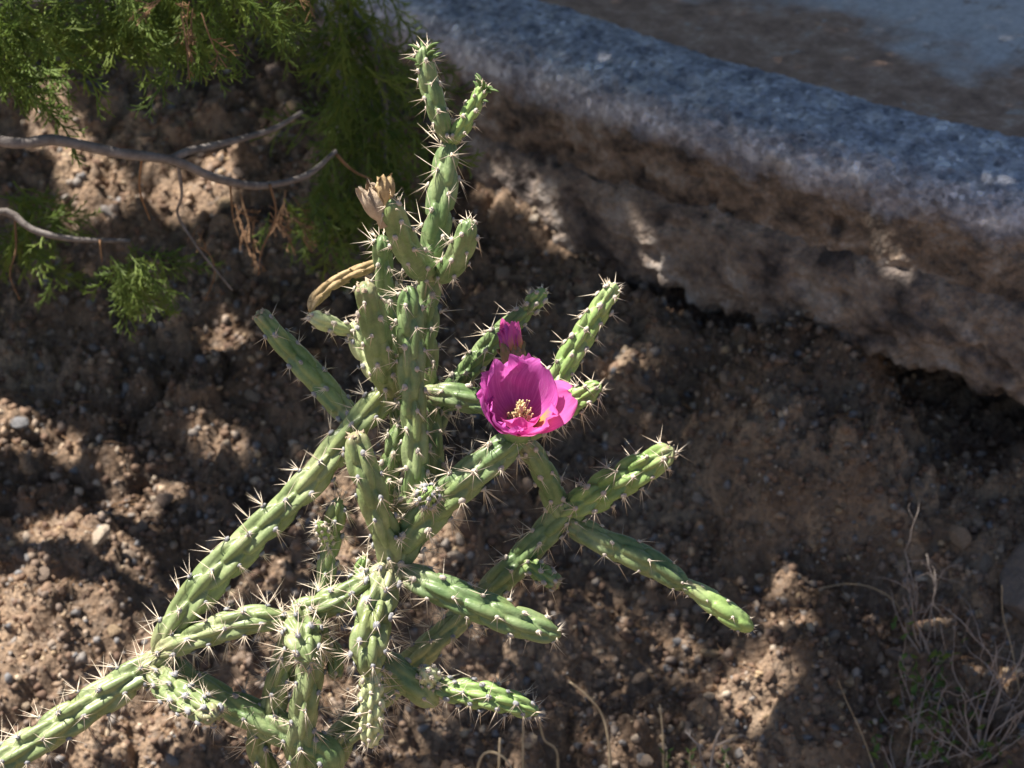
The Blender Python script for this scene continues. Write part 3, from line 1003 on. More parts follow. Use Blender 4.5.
joint([(356, 333, -0.042), (338, 327, -0.035), (320, 320, -0.03), (308, 315, -0.03)], [12, 19, 21, 17], mat="pale", n=6, nsp=2, splen=0.011, amp=0.2)
dryj = joint([(310, 311, -0.03), (318, 296, -0.04), (342, 278, -0.055), (381, 262, -0.068)], [11, 15, 16, 15], mat="dry", n=5, nsp=0, amp=0.42, pitch=2.0, areole="dry", areole_size=0.0008, name="dried_joint")
joint([(356, 425, -0.045), (330, 394, -0.06), (292, 352, -0.065), (257, 312, -0.065)], [24, 31, 30, 23], n=7, nsp=3, splen=0.011, tip="scar", amp=0.22, areole="areole_grey", pitch=1.5)
# right-hand limb that carries the flower
joint([(388, 575, -0.005), (402, 548, 0.0), (430, 512, 0.005), (468, 478, 0.008), (502, 450, 0.006), (524, 434, 0.0)], [36, 42, 42, 40, 38, 30], nsp=8, splen=0.019, n=8, amp=0.22, spine_bias=0.3, areole_size=0.0026)
joint([(424, 500, 0.018), (428, 496, 0.035), (432, 490, 0.046)], [22, 26, 20], areole="areole_grey", nsp=5, splen=0.010, n=8, pitch=0.6, amp=0.35, mat="young", areole_size=0.0026)
joint([(522, 440, -0.008), (540, 465, -0.022), (552, 492, -0.034), (562, 520, -0.044)], [26, 30, 30, 26], n=7, nsp=2, splen=0.012, amp=0.18)
joint([(524, 436, -0.01), (550, 415, -0.015), (575, 401, -0.01), (601, 384, -0.005)], [24, 29, 30, 24], mat="young", n=8, pitch=0.95, nsp=6, splen=0.015, amp=0.36)
joint([(535, 420, -0.02), (560, 374, -0.03), (588, 328, -0.03), (616, 284, -0.025)], [22, 29, 29, 23], n=7, nsp=3, splen=0.012, amp=0.26, pitch=1.25, mat="young")
joint([(425, 392, -0.035), (450, 396, -0.028), (480, 402, -0.026), (512, 412, -0.02)], [26, 33, 34, 30], n=8, nsp=6, splen=0.014, amp=0.2, spine_bias=0.1)
joint([(432, 440, -0.055), (445, 402, -0.065), (470, 368, -0.065), (500, 335, -0.06), (530, 308, -0.055)], [22, 26, 27, 26, 24], n=7, nsp=5, splen=0.015, amp=0.25, pitch=1.4)
joint([(526, 312, -0.055), (535, 301, -0.052), (545, 289, -0.05)], [17, 21, 16], mat="young", n=7, nsp=1, splen=0.008, pitch=0.9, amp=0.3)
# front arms on the right
joint([(398, 572, 0.005), (430, 585, 0.02), (470, 603, 0.03), (515, 621, 0.035), (561, 636, 0.035)], [28, 38, 40, 38, 27], n=8, nsp=4, splen=0.014, amp=0.22, pitch=1.35)
joint([(378, 655, 0.015), (398, 672, 0.02), (420, 690, 0.02), (437, 706, 0.015)], [26, 34, 34, 22], n=8, nsp=2, splen=0.011, amp=0.16)
joint([(428, 682, 0.012), (450, 690, 0.022), (480, 695, 0.03), (512, 703, 0.033), (539, 713, 0.033)], [22, 27, 33, 30, 21], mat="young", n=8, pitch=1.0, amp=0.38, nsp=4, splen=0.016, areole="areole_grey")
joint([(436, 684, 0.012), (428, 676, 0.028), (423, 671, 0.036)], [24, 27, 20], mat="pale", n=8, pitch=0.6, amp=0.25, nsp=2, splen=0.006)
# central column hanging towards the viewer
joint([(392, 560, 0.0), (382, 590, 0.02), (372, 625, 0.04), (369, 655, 0.05), (370, 678, 0.052)], [36, 42, 44, 42, 34], mat="old", n=8, nsp=7, splen=0.02, areole="areole_grey", pitch=0.95, amp=0.34, areole_size=0.0026)
joint([(370, 668, 0.048), (371, 695, 0.055), (371, 722, 0.056), (372, 748, 0.054)], [26, 31, 30, 22], mat="pale", n=8, nsp=2, splen=0.015, pitch=0.62, amp=0.42, areole_size=0.0017)

# ---- flower
def petal_mesh(name, base, ax, az, Lp, wmax, th0, th1, th2, mat, parent, seed, curl=0.0):
    """az: angle round the flower axis; th: lean from the axis at base, middle, tip"""
    g = np.random.default_rng(seed)
    zx = ax / np.linalg.norm(ax)
    e1 = np.cross(zx, [0, 1, 0.2]); e1 /= np.linalg.norm(e1)
    e2 = np.cross(zx, e1)
    nv, nu = 22, 17
    vs_ = np.linspace(0, 1, nv)
    th = np.radians(np.where(vs_ < 0.5, th0 + (th1 - th0) * vs_ / 0.5, th1 + (th2 - th1) * (vs_ - 0.5) / 0.5))
    r = np.concatenate([[0], np.cumsum(np.sin(th[:-1]))]) * Lp / (nv - 1) + 0.003
    z = np.concatenate([[0], np.cumsum(np.cos(th[:-1]))]) * Lp / (nv - 1)
    us = np.linspace(-1, 1, nu)
    w = wmax * (0.16 + 0.84 * np.sin(np.clip(vs_, 0, 1) ** 0.85 * math.pi * 0.62)) * np.sqrt(np.clip(1 - (vs_ - 0.02) ** 7, 0.0, 1))
    w = w / w.max() * wmax
    w[-1] = wmax * 0.42
    rim = vs_[:, None] ** 2
    ruff = fbm(bstack(us[None] * 1.8 + seed, vs_[:, None] * 2.0, 0.0), 3, seed) * rim
    out = e1 * math.cos(az) + e2 * math.sin(az)
    tg = -e1 * math.sin(az) + e2 * math.cos(az)
    k = us[None] * w[:, None]
    rc = np.maximum(r, 0.012)[:, None] * 1.05
    ang = k / rc
    ang = np.clip(ang, -1.25, 1.25)
    lat = rc * np.sin(ang)
    inn = rc * (1 - np.cos(ang))
    notch = 0.10 * Lp * rim * (np.abs(us)[None] ** 2.2) + 0.03 * Lp * rim * fbm(bstack(us[None] * 4 + 3 * seed, 0 * vs_[:, None], 0.0), 2, seed)
    pos = base + out * (r[:, None] - inn + 0.009 * ruff + curl * rim * 0.01)[..., None] + tg * lat[..., None] + zx * (z[:, None] - notch + 0.003 * ruff)[..., None]
    ii = np.arange(nv * nu).reshape(nv, nu)
    f = np.stack([ii[:-1, :-1], ii[:-1, 1:], ii[1:, 1:], ii[1:, :-1]], -1).reshape(-1, 4)
    ob = mesh(name, pos.reshape(-1, 3), f, mat, parent)
    uvl = ob.data.uv_layers.new(name="UVMap")
    uv = np.stack([np.broadcast_to(us[None] * 0.5 + 0.5, (nv, nu)), np.broadcast_to(vs_[:, None], (nv, nu))], -1).reshape(-1, 2).astype(np.float32)
    li = np.empty(len(ob.data.loops), np.int32); ob.data.loops.foreach_get("vertex_index", li)
    uvl.data.foreach_set("uv", uv[li].ravel())
    return ob

fb = C(519, 421, 0.020)
fax = np.array([0.06, -0.50, 0.86]); fax /= np.linalg.norm(fax)
ov = MB()
ov.tube([fb - fax * 0.034, fb - fax * 0.020, fb - fax * 0.005, fb + fax * 0.003], [0.007, 0.0125, 0.0135, 0.010], 14)
flower = ov.build("flower", M["cactus"], cactus)
unparent_offset(flower, cactus)
flower["label"] = "wide open magenta flower with pale stamens"
e1 = np.cross(fax, [0, 1, 0.2]); e1 /= np.linalg.norm(e1); e2 = np.cross(fax, e1)
def az_of(dx, dy):
    """angle round the axis of a picture-like direction: dx right, dy away from the viewer"""
    d = np.array([dx, dy, 0.0])
    return math.atan2(d.dot(e2), d.dot(e1))
PET = [((-0.45, 1), 0.058, 0.030, 70, 22, 18, 0), ((0.45, 0.9), 0.057, 0.029, 70, 22, 20, 0), ((-0.95, 0.35), 0.054, 0.028, 72, 28, 20, 0),
       ((-0.7, -0.45), 0.044, 0.024, 74, 28, 6, 0), ((0.95, 0.15), 0.053, 0.025, 72, 40, 32, 2), ((0.05, -1), 0.034, 0.022, 74, 18, -22, 2),
       ((0.72, -0.62), 0.047, 0.024, 74, 28, 2, 1), ((0.02, 1.0), 0.055, 0.026, 74, 26, 24, 0), ((-0.35, -0.95), 0.037, 0.021, 76, 30, -4, 0), ((0.36, -0.98), 0.039, 0.019, 76, 34, 2, 1),
       ((-1.0, -0.1), 0.048, 0.023, 74, 32, 18, 0)]
for k, (d, Lp, w, a, b, c_, outer) in enumerate(PET):
    petal_mesh("petal", fb, fax, az_of(*d), Lp, w, a, b, c_, M[["petal", "petal_outer", "petal_pink"][outer]], flower, 20 + k)
st = MB()
g = np.random.default_rng(5)
for _ in range(75):
    a = g.uniform(0, 6.28); rr = g.uniform(0.002, 0.011); hh = g.uniform(0.012, 0.021)
    b0 = fb + (e1 * math.cos(a) + e2 * math.sin(a)) * rr * 0.5 + fax * 0.002
    b1 = fb + (e1 * math.cos(a) + e2 * math.sin(a)) * rr + fax * hh
    st.tube([b0, (b0 + b1) / 2 + g.normal(size=3) * 0.0008, b1], [0.00035, 0.0003, 0.0003], 4)
    st.tube([b1 - fax * 0.0004, b1 + fax * 0.0004, b1 + fax * 0.0012], [0.0005, 0.00085, 0.0004], 5)
so = st.build("stamens", M["anther"], flower); so["kind"] = "stuff"
pi_ = MB()
pi_.tube([fb, fb + fax * 0.018, fb + fax * 0.026], [0.002, 0.002, 0.0024], 8)
for q in range(6):
    a = q * 6.283 / 6
    pi_.tube([fb + fax * 0.0255, fb + fax * 0.0285 + (e1 * math.cos(a) + e2 * math.sin(a)) * 0.0022, fb + fax * 0.031 + (e1 * math.cos(a) + e2 * math.sin(a)) * 0.0028], [0.0013, 0.0013, 0.0006], 6)
pi_.build("pistil", M["anther"], flower)

# ---- bud beside the flower
bb = C(515, 366, -0.012); bt = C(507, 322, -0.012)
bax = (bt - bb) / np.linalg.norm(bt - bb); bl = np.linalg.norm(bt - bb)
bm_ = MB()
bm_.tube([bb - bax * 0.010, bb, bb + bax * bl * 0.2, bb + bax * bl * 0.4, bb + bax * bl * 0.5], [0.006, 0.0088, 0.0098, 0.0080, 0.005], 14)
bud = bm_.build("bud", M["young"], cactus)
unparent_offset(bud, cactus)
bud["label"] = "closed magenta bud with green base"
for k in range(9):
    petal_mesh("petal", bb + bax * bl * (0.06 + 0.03 * (k % 3)), bax, k * 0.72, bl * (0.78 + 0.22 * ((k * 5) % 4) / 3), 0.0075 - 0.0008 * (k % 3), 40, 0, -16 - 6 * (k % 3), M["petal_outer" if k % 2 else "petal"], bud, 60 + k)
for k in range(7):
    petal_mesh("sepal", bb - bax * bl * 0.05, bax, k * 0.9 + 0.2, bl * (0.55 + 0.2 * ((k * 3) % 4) / 3), 0.0052, 62, 6, -12, M["sepal"], bud, 80 + k)
# ---- withered flowers on the upper left joint
def withered(px, py, qx, qy, off, w, n, mat, seed, name, label):
    a = C(px, py, off); b = C(qx, qy, off)
    ax_ = (b - a) / np.linalg.norm(b - a); ln = np.linalg.norm(b - a)
    m = MB()
    m.tube([a - ax_ * 0.004, a + ax_ * ln * 0.3, a + ax_ * ln * 0.7], [w * 0.6, w * 0.55, w * 0.2], 10)
    o = m.build(name, mat, cactus)
    unparent_offset(o, cactus)
    o["label"] = label
    for k in range(n):
        petal_mesh("dry_petal", a + ax_ * ln * 0.05, ax_, k * 6.283 / n + 0.3, ln * (0.85 + 0.25 * ((k * 3) % 4) / 3), w * 0.8, 42, -2 + 4 * (k % 3), -26 + 7 * (k % 4), mat, o, seed + k)
withered(383, 222, 367, 186, 0.040, 0.008, 7, M["wither"], 90, "withered_flower", "shrivelled grey tan flower remains")
withered(387, 203, 384, 175, 0.046, 0.0055, 5, M["dry"], 110, "dried_bud", "small dried orange brown bud")

# ------------------------------------------------------------------ juniper
juniper = empty("juniper_tree", "juniper with grey limbs and feathery green sprays hanging beside the kerb", "tree", (-2.05, 3.0, 0.36))
JR = np.array(juniper.location)

def spray_data(seed, axis_len=0.12, dead=False):
    """a feathery spray: axis, alternate branchlets and their scale-leaf tips; grows along +X"""
    g = np.random.default_rng(seed)
    m = MB()
    def twig(p, d, ln, lev):
        n = max(3, int(ln / 0.008))
        pts_ = [p]
        for i in range(n):
            d = d + g.normal(size=3) * 0.10 + np.array([0, 0, -0.03])
            d = d / np.linalg.norm(d)
            pts_.append(pts_[-1] + d * ln / n)
        r0 = [0.0014, 0.00105, 0.0009][lev]
        m.tube(pts_, np.linspace(r0, r0 * 0.75, n + 1), 3, cap=False)
        if lev == 2:
            return
        t0 = g.uniform(0, 6.28)
        step = 0.0085 if lev == 0 else 0.0052
        k = 0
        x = step * (1.5 if lev == 0 else 1.0)
        while x < ln * 0.97:
            i = min(n - 1, int(x / ln * n))
            q = pts_[i] + (pts_[i + 1] - pts_[i]) * (x / ln * n - i)
            dd = pts_[i + 1] - pts_[i]; dd /= np.linalg.norm(dd)
            u = np.cross(dd, [0.1, 0.2, 1]); u /= np.linalg.norm(u); w = np.cross(dd, u)
            a = t0 + k * math.pi + g.normal() * 0.6
            nd = dd * 0.78 + (u * math.cos(a) + w * math.sin(a)) * 0.62
            if dead and g.random() < 0.55:
                k += 1; x += step; continue
            rem = 1 - x / ln
            l2 = (0.055 * (0.35 + 0.65 * rem) if lev == 0 else 0.016 * (0.5 + 0.5 * rem)) * g.uniform(0.7, 1.2)
            twig(q, nd / np.linalg.norm(nd), l2, lev + 1)
            k += 1
            x += step * g.uniform(0.8, 1.25)
    twig(np.zeros(3), np.array([1.0, 0, 0]), axis_len, 0)
    me = bpy.data.meshes.new("spray")
    v = np.concatenate(m.v)
    me.from_pydata(v.tolist(), [], m.f)
    me.materials.append(M["dead" if dead else "juniper"])
    return me

SPR = [spray_data(200 + k, 0.10 + 0.012 * (k % 3)) for k in range(6)]
DEADSPR = [spray_data(240 + k, 0.09, True) for k in range(3)]

def place_spray(pos, dirv, me, sc=1.0, roll=None):
    d = Vector(dirv).normalized()
    q = d.to_track_quat('X', 'Z')
    o = bpy.data.objects.new("dead_spray" if me in DEADSPR else "spray", me)
    link(o, juniper)
    from mathutils import Quaternion
    o.rotation_mode = 'QUATERNION'
    o.rotation_quaternion = q @ Quaternion((1, 0, 0), roll if roll is not None else random.uniform(0, 6.28))
    o.location = Vector(pos) - juniper.location
    o.scale = (sc,) * 3

def limb(pts, radii, name="limb", ds=0.012, mat="bark", knob=0.1):
    """pts rows: (px, py, depth) or world (x, y, z, 0)"""
    w = []
    for q, r in zip(pts, radii):
        c = np.array(q[:3]) if len(q) == 4 else P(*q)
        w.append((*c, r))
    q, s = catmull(w, ds)
    rr = q[:, 3] * (1 + knob * fbm(np.stack([s * 60, s * 0, s * 0 + radii[0] * 1000], -1), 2, 3))
    c = q[:, :3] + 0.25 * q[:, 3:4] * np.stack([fbm(np.stack([s * 25, s * 0 + k, s * 0], -1), 2, 5 + k) for k in range(3)], -1)
    m = MB()
    m.tube(c, rr, 9)
    o = m.build(name, M[mat], juniper)
    unparent_offset(o, juniper)
    return c

# trunk and main limbs (left of the frame and overhead)
limb([(-2.05, 3.0, 0.25, 0), (-2.02, 3.02, 0.8, 0), (-1.9, 3.0, 1.5, 0), (-1.75, 3.05, 2.3, 0), (-1.6, 3.0, 3.1, 0), (-1.55, 3.0, 3.9, 0)], [0.13, 0.11, 0.10, 0.08, 0.05, 0.02], "trunk", 0.04)
limb([(-1.93, 3.0, 1.4, 0), (-1.5, 2.75, 1.55, 0), (-1.0, 2.5, 1.35, 0), P(-60, 20, 2.62).tolist() + [0], P(60, -10, 2.55).tolist() + [0], P(200, -25, 2.5).tolist() + [0], P(300, -30, 2.6).tolist() + [0]],
     [0.04, 0.032, 0.02, 0.010, 0.008, 0.006, 0.004], "limb", 0.02)
limb([P(-60, 20, 2.62).tolist() + [0], P(120, -60, 2.85).tolist() + [0], P(290, -30, 2.95).tolist() + [0], P(370, 40, 2.92).tolist() + [0], P(385, 150, 2.9).tolist() + [0], P(370, 240, 2.88).tolist() + [0]],
     [0.010, 0.009, 0.008, 0.006, 0.004, 0.002], "limb", 0.02)
L1 = limb([(-2.03, 3.0, 0.95, 0), (-1.4, 2.8, 1.05, 0), (-0.9, 2.6, 1.02, 0), (-40, 120, 2.5), (60, 141, 2.5), (120, 153, 2.52), (175, 161, 2.55), (215, 178, 2.58), (262, 186, 2.64), (308, 174, 2.66), (336, 151, 2.68)],
          [0.035, 0.025, 0.015, 0.0066, 0.0060, 0.0055, 0.0052, 0.0048, 0.0042, 0.0034, 0.0024])
limb([(170, 160, 2.55), (185, 153, 2.56), (215, 145, 2.64), (270, 130, 2.68), (302, 112, 2.70)], [0.0046, 0.0044, 0.0040, 0.0033, 0.0024], "branch")
L3 = limb([(-2.04, 3.0, 0.75, 0), (-1.4, 2.8, 0.85, 0), (-0.9, 2.62, 0.95, 0), (-30, 190, 2.66), (10, 212, 2.66), (32, 229, 2.66), (70, 239, 2.67), (130, 241, 2.68)],
          [0.03, 0.02, 0.012, 0.0045, 0.0042, 0.0038, 0.0032, 0.0022])
for pp, r0 in [([(178, 164, 2.555), (182, 195, 2.58), (178, 215, 2.62), (196, 245, 2.63), (214, 268, 2.64), (232, 290, 2.65)], 0.0020), ([(142, 156, 2.53), (140, 190, 2.56), (150, 220, 2.63)], 0.0014),
               ([(270, 184, 2.64), (276, 215, 2.66), (262, 250, 2.68), (258, 275, 2.7)], 0.0014), ([(196, 245, 2.63), (210, 255, 2.64), (215, 275, 2.65), (205, 300, 2.66)], 0.0012),
               ([(230, 181, 2.60), (233, 215, 2.64), (240, 240, 2.65)], 0.0012), ([(15, 218, 2.66), (16, 250, 2.67), (10, 275, 2.68), (20, 300, 2.69)], 0.0014),
               ([(100, 240, 2.67), (102, 262, 2.68)], 0.0012), ([(335, 153, 2.68), (352, 170, 2.7), (372, 180, 2.72)], 0.0018)]:
    limb(pp, np.linspace(r0, r0 * 0.5, len(pp)), "twig", 0.006, "dead" if r0 < 0.0019 else "bark")

def clump(cx, cy, rx, ry, d0, d1, n, down=(0.1, 0.9), side=0.6, sc=(0.75, 1.1), deadp=0.0):
    """sprays hanging from a limb: pixel window, depth range, drooping direction"""
    for _ in range(n):
        a = random.uniform(0, 6.28); r = math.sqrt(random.random())
        px, py = cx + rx * r * math.cos(a), cy + ry * r * math.sin(a)
        d = random.uniform(d0, d1)
        dv = np.array([random.gauss(down[0], side), random.gauss(-0.15, 0.5), -down[1] + random.gauss(0, 0.45)])
        me = random.choice(DEADSPR) if random.random() < deadp else random.choice(SPR)
        place_spray(P(px, py, d), dv, me, random.uniform(*sc))

clump(60, -2, 100, 40, 2.40, 2.62, 54, down=(0.3, 0.6), sc=(0.6, 1.0))
clump(-8, 22, 40, 44, 2.42, 2.62, 20, down=(0.5, 0.5))
clump(200, -16, 90, 34, 2.40, 2.60, 42, down=(0.1, 0.6), sc=(0.6, 1.0))
clump(185, 5, 26, 14, 2.34, 2.38, 6, deadp=1.0, sc=(0.5, 0.8))
clump(300, -14, 30, 8, 2.40, 2.45, 5, deadp=1.0, sc=(0.4, 0.5))
clump(338, 10, 46, 50, 2.80, 3.0, 30)
clump(362, 95, 34, 60, 2.80, 3.0, 34)
clump(352, 185, 44, 50, 2.80, 3.0, 34, sc=(0.6, 0.95))
clump(265, 205, 50, 22, 2.66, 2.8, 14, deadp=0.95, sc=(0.4, 0.75))
clump(195, 225, 14, 24, 2.62, 2.66, 3, deadp=1.0, sc=(0.3, 0.45))
clump(136, 258, 30, 14, 2.60, 2.70, 18, down=(0.1, 0.8), sc=(0.5, 0.75))
clump(20, 215, 42, 40, 2.72, 2.9, 18, down=(0.0, 0.6), sc=(0.6, 0.9))
clump(50, 275, 40, 14, 2.75, 2.9, 6, down=(0.3, 0.5), sc=(0.35, 0.5))

# crown overhead: it throws the shade on the bank and leaves flecks of sun
FLECKS = [(60, 600, 62, 34), (115, 575, 40, 22), (20, 640, 40, 26), (105, 690, 62, 20), (40, 745, 60, 26), (150, 745, 60, 20), (150, 630, 30, 16), (18, 437, 26, 22), (70, 440, 16, 12), (60, 355, 34, 14), (233, 352, 16, 13), (92, 404, 26, 12),
          (164, 506, 34, 18), (98, 550, 50, 18), (102, 196, 20, 18), (70, 150, 18, 16), (112, 220, 26, 16), (210, 212, 34, 12), (283, 95, 15, 42), (240, 175, 20, 10), (258, 640, 24, 22), (275, 700, 20, 30), (465, 535, 26, 22),
          (450, 585, 20, 30), (440, 700, 40, 40), (470, 670, 40, 20), (640, 392, 34, 18), (610, 378, 20, 12), (808, 645, 20, 30), (770, 715, 34, 18), (385, 480, 60, 60), (600, 48, 8, 6), (545, 25, 8, 5), (700, 92, 7, 6), (1000, 172, 20, 7),
          (520, 235, 14, 10), (560, 245, 12, 16), (600, 190, 10, 7), (650, 262, 12, 24), (880, 264, 16, 5), (240, 470, 14, 10), (330, 640, 40, 60), (300, 730, 40, 40), (665, 470, 10, 8), (1000, 690, 14, 10), (940, 640, 12, 10)]
NC = 150000
GX = rng.uniform(-0.95, 1.35, NC); GY = rng.uniform(1.98, 4.2, NC)
GZ = ground_base(GX, GY)
on_pave = kerb_out(GX, GY) < -0.02
GZ = np.where(on_pave, ZT, GZ)
KFLECK = [(597, 52, 5), (604, 57, 4), (548, 27, 5), (1003, 178, 4), (985, 174, 3), (520, 225, 16), (515, 245, 12), (562, 250, 15), (575, 265, 13), (603, 190, 11), (645, 235, 12), (652, 255, 13), (665, 275, 13), (668, 292, 10), (890, 266, 11), (905, 270, 8), (800, 292, 5), (620, 285, 8), (545, 205, 9)]
NK = 45000
kx = rng.uniform(-0.7, 1.35, NK); ko = rng.uniform(-0.22, 0.16, NK)
ksl = kerb_slope(kx); kn = np.sqrt(1 + ksl ** 2)
GX = np.concatenate([GX, kx + ksl / kn * ko]); GY = np.concatenate([GY, kerb_y(kx) - ko / kn]); GZ = np.concatenate([GZ, rng.uniform(0.36, 0.70, NK)])
NP = 30000
px2 = rng.uniform(-0.9, 1.4, NP); po = rng.uniform(-1.3, -0.1, NP)
psl = kerb_slope(px2); pn = np.sqrt(1 + psl ** 2)
GX = np.concatenate([GX, px2 + psl / pn * po]); GY = np.concatenate([GY, kerb_y(px2) - po / pn]); GZ = np.concatenate([GZ, np.full(NP, ZT)])
NC = NC + NK + NP
Lc = rng.uniform(1.5, 2.5, NC)
# pixel of the shaded spot
qq = np.stack([GX, GY, GZ], -1) - CAM
dd = qq @ FW
ppx = 512 + qq[:, 0] / dd * F; ppy = 384 - (qq @ UP) / dd * F
# the kerb's face projects differently: spots there are given on the face
open_ = np.zeros(NC, bool)
wobx = 14 * fbm(np.stack([ppx / 40, ppy / 40, 0 * ppx], -1), 2, 3); woby = 14 * fbm(np.stack([ppx / 40, ppy / 40, 0 * ppx + 9], -1), 2, 4)
for a, b, rx, ry in FLECKS:
    if a < 340:
        rx, ry = rx * 1.25, ry * 1.25
    open_ |= ((ppx + wobx - a) / (rx * 1.2 + 6)) ** 2 + ((ppy + woby - b) / (ry * 1.2 + 6)) ** 2 < 1
cen = np.stack([GX, GY, GZ], -1) + SUN[None] * Lc[:, None]
cl = fbm(cen * 5.0, 2, 77)
keepc = (~open_) & (cl > -0.62)
for lp, lr in ((P(60, 40, 2.5), 0.19), (P(210, 40, 2.5), 0.17), (P(0, 70, 2.5), 0.15), (P(140, 290, 2.66), 0.075), (P(100, 150, 2.6), 0.06)):
    rel_ = cen - lp
    rel_ = rel_ - (rel_ @ SUN)[:, None] * SUN[None]
    keepc &= ~((np.linalg.norm(rel_, axis=1) < lr) & (fbm(cen * 14.0, 2, 78) < 0.2))
cen = cen[keepc]
keepk = np.ones(len(cen), bool)
for a, b, r_ in KFLECK:
    rr_ = ray(a, b)
    ys_ = np.linspace(2.2, 3.4, 400)
    pt_ = CAM + rr_[None] * (ys_ / rr_[1])[:, None]
    hit_ = np.where((kerb_out(pt_[:, 0], pt_[:, 1]) < np.where(pt_[:, 2] > 0.56, 0.005, 0.03)) & (pt_[:, 2] < ZT))[0]
    kp = pt_[hit_[0]]
    rel_ = cen - kp
    rel_ = rel_ - (rel_ @ SUN)[:, None] * SUN[None]
    keepk &= np.linalg.norm(rel_, axis=1) > (r_ * 2.95 / F + 0.006) * (1 + 0.9 * fbm(cen * 30, 2, 12))
cen = cen[keepk]
shade_on = []
for q_ in np.linspace(0, 1, 12):          # a bough that keeps the lowest-left arm's joint in half shade
    c_ = C(255 + 92 * q_, 310 + 105 * q_, -0.062)
    shade_on.append(c_ + SUN * rng.uniform(1.3, 2.0, (60, 1)) + rng.normal(size=(60, 3)) * 0.016)
cen = np.concatenate([cen] + shade_on)
n = len(cen)
A = rng.normal(size=(n, 3)); A /= np.linalg.norm(A, axis=1, keepdims=True)
B = rng.normal(size=(n, 3)); B -= A * (A * B).sum(1, keepdims=True); B /= np.linalg.norm(B, axis=1, keepdims=True)
Cc = np.cross(A, B)
ln = rng.uniform(0.014, 0.024, n)[:, None]; wd = rng.uniform(0.0045, 0.0065, n)[:, None]
V8 = np.stack([cen - A * ln, cen + B * wd - A * ln * 0.2, cen + A * ln, cen - B * wd - A * ln * 0.2, cen + Cc * wd - A * ln * 0.2, cen - Cc * wd - A * ln * 0.2], 1)
F8 = np.concatenate([np.arange(n)[:, None] * 6 + np.array([[0, 1, 2, 3]]), np.arange(n)[:, None] * 6 + np.array([[0, 4, 2, 5]])])
crown = mesh("crown", V8.reshape(-1, 3), F8, M["juniper"], juniper, smooth=False)
unparent_offset(crown, juniper)
crown["kind"] = "stuff"
for k in range(7):
    z0 = 1.7 + 0.25 * k
    tgt = np.array([-0.75 + 0.25 * (k % 3), 2.3 + 0.25 * k, 2.0 + 0.12 * (k % 4)])
    limb([(-1.9 + 0.06 * k, 3.0, z0, 0), (-1.45, 2.9 + 0.05 * k, z0 + 0.25, 0), (*(tgt * 0.6 + np.array([-1.45, 2.9, z0 + 0.3]) * 0.4), 0), (*tgt, 0)], [0.03, 0.022, 0.014, 0.005], "limb", 0.04)

# ------------------------------------------------------------------ dry shrubs, weeds and stalks at the foot of the bank
def twiggy(name, label, base, tips, r0, mat, seed, leaves=0, group=None, cat="shrub", spread=0.35):
    """a small dead shrub: each stem leaves the base and forks into brittle twigs"""
    g = np.random.default_rng(seed)
    root = empty(name, label, cat, tuple(map(float, base)), group)
    tips_end = []
    for tp in tips:
        m = MB()
        tp = np.asarray(tp, float)
        def grow(p, d, ln, r, lev):
            n = max(3, int(ln / 0.012))
            pts_ = [p]
            for i in range(n):
                d = d + g.normal(size=3) * 0.15 + np.array([0, 0, 0.03]); d /= np.linalg.norm(d)
                pts_.append(pts_[-1] + d * ln / n)
                if lev < 3 and g.random() < (0.68 if lev else 0.72) and i > (n * 0.3 if lev == 0 else 0):
                    dv = d + g.normal(size=3) * 0.7 + np.array([0, 0, 0.12]); dv /= np.linalg.norm(dv)
                    grow(pts_[-1], dv, ln * g.uniform(0.2, 0.42), r * 0.62, lev + 1)
            m.tube(pts_, np.linspace(r, r * 0.45, n + 1), 4 if lev else 5)
            tips_end.append(pts_[-1]); tips_end.append(pts_[n // 2])
        d = tp - base
        L = np.linalg.norm(d)
        grow(base + g.normal(size=3) * 0.004 - np.array([0, 0, 0.01]), d / L, L, r0, 0)
        o = m.build("stem", mat, root)
        unparent_offset(o, root)
    if leaves:
        lm = MB()
        for _ in range(leaves):
            c = tips_end[g.integers(len(tips_end))] + g.normal(size=3) * 0.01
            c[2] = max(c[2], base[2] + 0.004)
            a = g.normal(size=3); a /= np.linalg.norm(a); b = np.cross(a, g.normal(size=3)); b /= np.linalg.norm(b)
            l = g.uniform(0.004, 0.008)
            nn = np.cross(a, b) * l * 0.25
            lm.add([c - a * l, c + b * l * 0.5 + nn, c + a * l, c - b * l * 0.5 + nn], [(0, 1, 2), (0, 2, 3)])
        o = lm.build("leaves", M["weed"], root); o["kind"] = "stuff"
        unparent_offset(o, root)
    return root

def gp(px, py):
    return ground_hit(px, py)

def up_to(base, px, py):
    """point on the view ray through a pixel at about the base's distance"""
    d = (np.asarray(base) - CAM) @ FW
    return P(px, py, d - 0.03)

